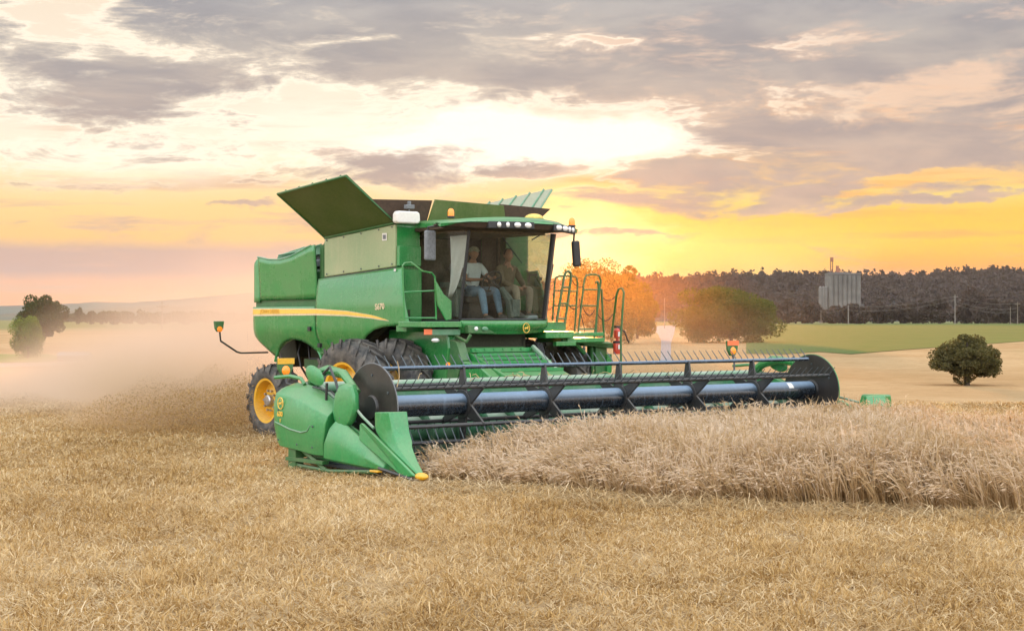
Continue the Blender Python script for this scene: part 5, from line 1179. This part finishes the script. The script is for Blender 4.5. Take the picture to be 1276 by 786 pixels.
# standing wheat
def wheat(nc, per):
    cx0 = rng.uniform(4.9, 17, nc); cy0 = rng.uniform(-4.9, 4.95, nc); cl = rng.normal(0, .16, (nc, 2)); ct = rng.normal(0, .12, nc); ch = rng.normal(0, .05, nc)
    ci = rng.integers(0, nc, nc*per); n = len(ci); x = cx0[ci]+rng.normal(0, .055, n); y = cy0[ci]+rng.normal(0, .055, n)
    iv, d, px = inview(x, y, 9, 60); k = incrop(x, y) & iv; e = np.interp(x, ex_, ey_); x, y, d, e, ci = x[k], y[k], d[k], e[k], ci[k]; n = len(x)
    de = y-e; near = np.clip(1-de/1.0, 0, 1)
    H = (.70+.07*lumps(x, y, .9)+.05*rng.normal(size=n))*np.interp(y, [-4.9, -4.0, -2.4, 0], [.50, .64, 1.03, 1.04])*(1-.22*near)
    H *= np.interp(x, [4.9, 6.0], [.97, 1.])
    ax_ = -.10+.28*lumps(x, y, .9); ay_ = -.08+.26*lumps(y, x, 1.1)-.65*near*rng.random(n)**1.4
    H += ch[ci]; lod = (lumps(x, y, 1.1) > .42) & (rng.random(n) < .6)
    lx = ax_+cl[ci, 0]+rng.normal(0, .10, n)+np.where(lod, rng.normal(0, .3, n), 0); ly = ay_+cl[ci, 1]+rng.normal(0, .10, n)-np.where(lod, .25, 0)
    lm = np.hypot(lx, ly); sc_ = np.minimum(1, .85/np.maximum(lm, 1e-6)); lx *= sc_; ly *= sc_; lm *= sc_
    hz = H*np.sqrt(np.maximum(.15, 1-(lm*.9)**2))
    B = np.stack([x, y, 0*x], 1); ld = np.stack([lx, ly, 0*lx], 1)*H[:, None]
    def P_(t): return B+ld*(t**1.7)+np.array([0, 0, 1.])*(hz*(t-.12*t**3*lm*2))[:, None]
    pts = [P_(t) for t in (0., .4, .75, 1.)]
    cx_, cy_ = rv(n); w = (.0052*np.maximum(1, d/18)*rng.uniform(.5, 1.5, n)); o_ = np.stack([cx_*w, cy_*w, 0*w], 1)
    Q = []; T = []; tb = np.clip(rng.random(n)**1.5*.55+.10*lumps(x, y, 1.3)+ct[ci]-.02, 0, 1)
    for i in range(3):
        Q.append(np.stack([pts[i]-o_, pts[i]+o_, pts[i+1]+o_*.85, pts[i+1]-o_*.85], 1)); T.append(np.clip(tb+.05+.14*i+rng.normal(0, .12, n), 0, 1))
    # nodding ear with awns
    td = pts[3]-pts[2]; td /= np.linalg.norm(td, axis=1)[:, None]; ed_ = td+np.stack([lx*1.1+rng.normal(0, .35, n), ly*1.1+rng.normal(0, .35, n), -rng.uniform(.2, 1.15, n)], 1); ed_ /= np.linalg.norm(ed_, axis=1)[:, None]
    el = rng.uniform(.065, .10, n)[:, None]; mid = pts[3]+ed_*el*.5; tip = pts[3]+ed_*el
    s1 = np.cross(ed_, rng.normal(size=(n, 3))); s1 /= np.linalg.norm(s1, axis=1)[:, None]; s2 = np.cross(ed_, s1); ew = (.0085*np.maximum(1, d/20))[:, None]
    for s_ in (s1, s2): Q.append(np.stack([pts[3], mid-s_*ew, tip, mid+s_*ew], 1)); T.append(np.clip(tb+.55+rng.normal(0, .1, n), 0, 1))
    for k_ in range(2):
        st_ = pts[3]+ed_*el*rng.uniform(.2, .9, n)[:, None]; dr_ = ed_+(s1*rng.normal(0, .35, n)[:, None]+s2*rng.normal(0, .35, n)[:, None]); dr_ /= np.linalg.norm(dr_, axis=1)[:, None]
        en = st_+dr_*rng.uniform(.07, .12, n)[:, None]; aw = s1*.0011*np.maximum(1, d/16)[:, None]; Q.append(np.stack([st_-aw, st_+aw, en+aw*.4, en-aw*.4], 1)); T.append(np.clip(tb+.7, 0, 1))
    # a dry leaf on every second stem
    j = rng.random(n) < .5; s0_ = P_(.45)[j]; a_, b_ = rv(j.sum()); L_ = rng.uniform(.1, .2, j.sum()); dv_ = np.stack([a_*L_, b_*L_, rng.uniform(-.06, .08, j.sum())], 1); pw = np.stack([-b_, a_, 0*a_], 1)*.005
    Q.append(np.stack([s0_-pw, s0_+pw, s0_+dv_+pw*.3, s0_+dv_-pw*.3], 1)); T.append(np.clip(tb[j]+.2, 0, 1))
    o = quads('standing_wheat', np.concatenate(Q), WHT); settone(o, np.concatenate(T)); return stuff(o, 'uncut ripe bearded wheat standing in front of the header', 'wheat')
wheat(7200, 9)
# ================================================================== AIR AND DUST
def volmat(name, build):
    m, nt = newmat(name); v = nt.nodes.new('ShaderNodeVolumePrincipled'); build(nt, v)
    o = nt.nodes.new('ShaderNodeOutputMaterial'); nt.links.new(v.outputs[0], o.inputs[1]); return m
def hz(nt, v): v.inputs['Color'].default_value = (.84, .80, .84, 1); v.inputs['Density'].default_value = .000035; v.inputs['Anisotropy'].default_value = .15
HZ = volmat('haze_air', hz)
bx = MB(); bx.bb((-8800, -8800, -1.0), (8800, 8800, 220.)); stuff(bx.build('haze', HZ), 'thin evening haze over the whole valley', 'haze')
def cloud(name, label, px0, px1, d0, d1, top, dens, colr, seed, rate, sc=.35, low=0., flat=1., anis=.3, chaff=None):
    """a body of dust standing on the ground between two picture columns' directions, thick in the middle and ragged at its edge"""
    c0 = W((px0+px1)/2, (d0+d1)/2); hw_ = (px1-px0)/2*((d0+d1)/2)/FPX; hd_ = (d1-d0)/2
    b_ = MB(); b_.bb((-1, -1, 0), (1, 1, 1))
    def bd(nt, v):
        co = nt.nodes.new('ShaderNodeTexCoord').outputs['Object']; s = nt.nodes.new('ShaderNodeSeparateXYZ'); nt.links.new(co, s.inputs[0])
        X, Y, Z = (N(nt, s.outputs[i]) for i in range(3))
        n = noise(nt, geo(nt, 'Position'), sc, 4., .6, .4)
        r2 = (X*X+Y*Y)._m('SQRT')+(n-.5)*.6
        rr = 1.-r2.sm(.2, .85); hgt = (X.sm(-.30, .42)*(1.-low)+low)*flat; lid = 1.-((Z/hgt)+(n-.5)*.9).sm(.05, .92); clip = (1.-(X*X).sm(.55, .97))*(1.-(Y*Y).sm(.55, .97))*(1.-Z.sm(.85, 1.))
        d_ = rr*lid*clip*(n.sm(.28, .72)*1.3+.15)*dens
        v.inputs['Color'].default_value = colr
        if chaff:   # the heavier brown chaff blown out low behind the straw chopper
            cp, cd_, cw, cdp, ch_, cden = chaff; q = W(cp, cd_)-c0; lx = (q.x*rgt[0]+q.y*rgt[1])/hw_; ly = (q.x*fwd[0]+q.y*fwd[1])/hd_
            n2 = noise(nt, geo(nt, 'Position'), 1.3, 5., .7, .8)
            e = (((X-lx)/(cw/hw_))*((X-lx)/(cw/hw_))+((Y-ly)/(cdp/hd_))*((Y-ly)/(cdp/hd_)))._m('SQRT')
            k = (1.-(e+(n2-.5)*1.1).sm(.45, 1.1))*(1.-(Z*(top/ch_)+(n2-.5)*1.2).sm(.35, 1.))*(n2.sm(.40, .60)*.9+.1)*cden
            nt.links.new(mix(nt, k/(d_+k+.0001), colr, (.85, .66, .46, 1)), v.inputs['Color']); d_ = d_+k
        nt.links.new(d_.s, v.inputs['Density']); v.inputs['Anisotropy'].default_value = anis
    m = volmat(name, bd); m.cycles.volume_step_rate = rate
    o = b_.build(name, m); o.location = (c0.x, c0.y, .02); o.rotation_euler = (0, 0, math.atan2(rgt[1], rgt[0])); o.scale = (hw_, hd_, top)
    return stuff(o, label, 'dust')
cloud('dust_cloud', 'tan dust billowing behind the combine', -360, 660, 31, 72, 5.6, .36, (.93, .76, .60, 1), 1, .16, .30, low=.2, chaff=(246, 35.5, 2.9, 3.2, 1.8, 1.3))
cloud('dust_cloud', 'thin drifting dust, shaped to spread sun glare over the trees right of the cab', 480, 960, 36, 114, 9.5, .0062, (.97, .62, .34, 1), 3, .4, .12, low=1., anis=.78)  # height, tint and forward scatter shaped to carry the sun's orange glare
cloud('dust_cloud', 'tan dust hanging low between the header and the far trees', 590, 1100, 36, 114, 9.5, .016, (.92, .70, .50, 1), 5, .4, .15, low=1., flat=.5)
# chaff flying in the cloud
n = 52000; px = rng.triangular(90, 300, 322, n); dd = rng.uniform(31.6, 38, n); x = CAM[0]+dd*fwd[0]+rgt[0]*(px-638)/FPX*dd; y = CAM[1]+dd*fwd[1]+rgt[1]*(px-638)/FPX*dd
top_ = np.interp(px, [90, 130, 200, 260, 330], [.2, .6, .8, 1.0, .9]); z = top_*rng.random(n)**1.5*(1+.35*lumps(x, y, 1.6))
cc = np.stack([x, y, z+.05], 1); a = rng.normal(size=(n, 3)); a /= np.linalg.norm(a, axis=1)[:, None]; b = np.cross(a, rng.normal(size=(n, 3))); b /= np.linalg.norm(b, axis=1)[:, None]
s = rng.uniform(.006, .032, n)[:, None]; Q = np.stack([cc-a*s, cc-b*.006, cc+a*s, cc+b*.006], 1); o = quads('flying_chaff', Q, STUB); settone(o, rng.random(n)*.7); stuff(o, 'bits of chaff and straw flying behind the combine', 'chaff')
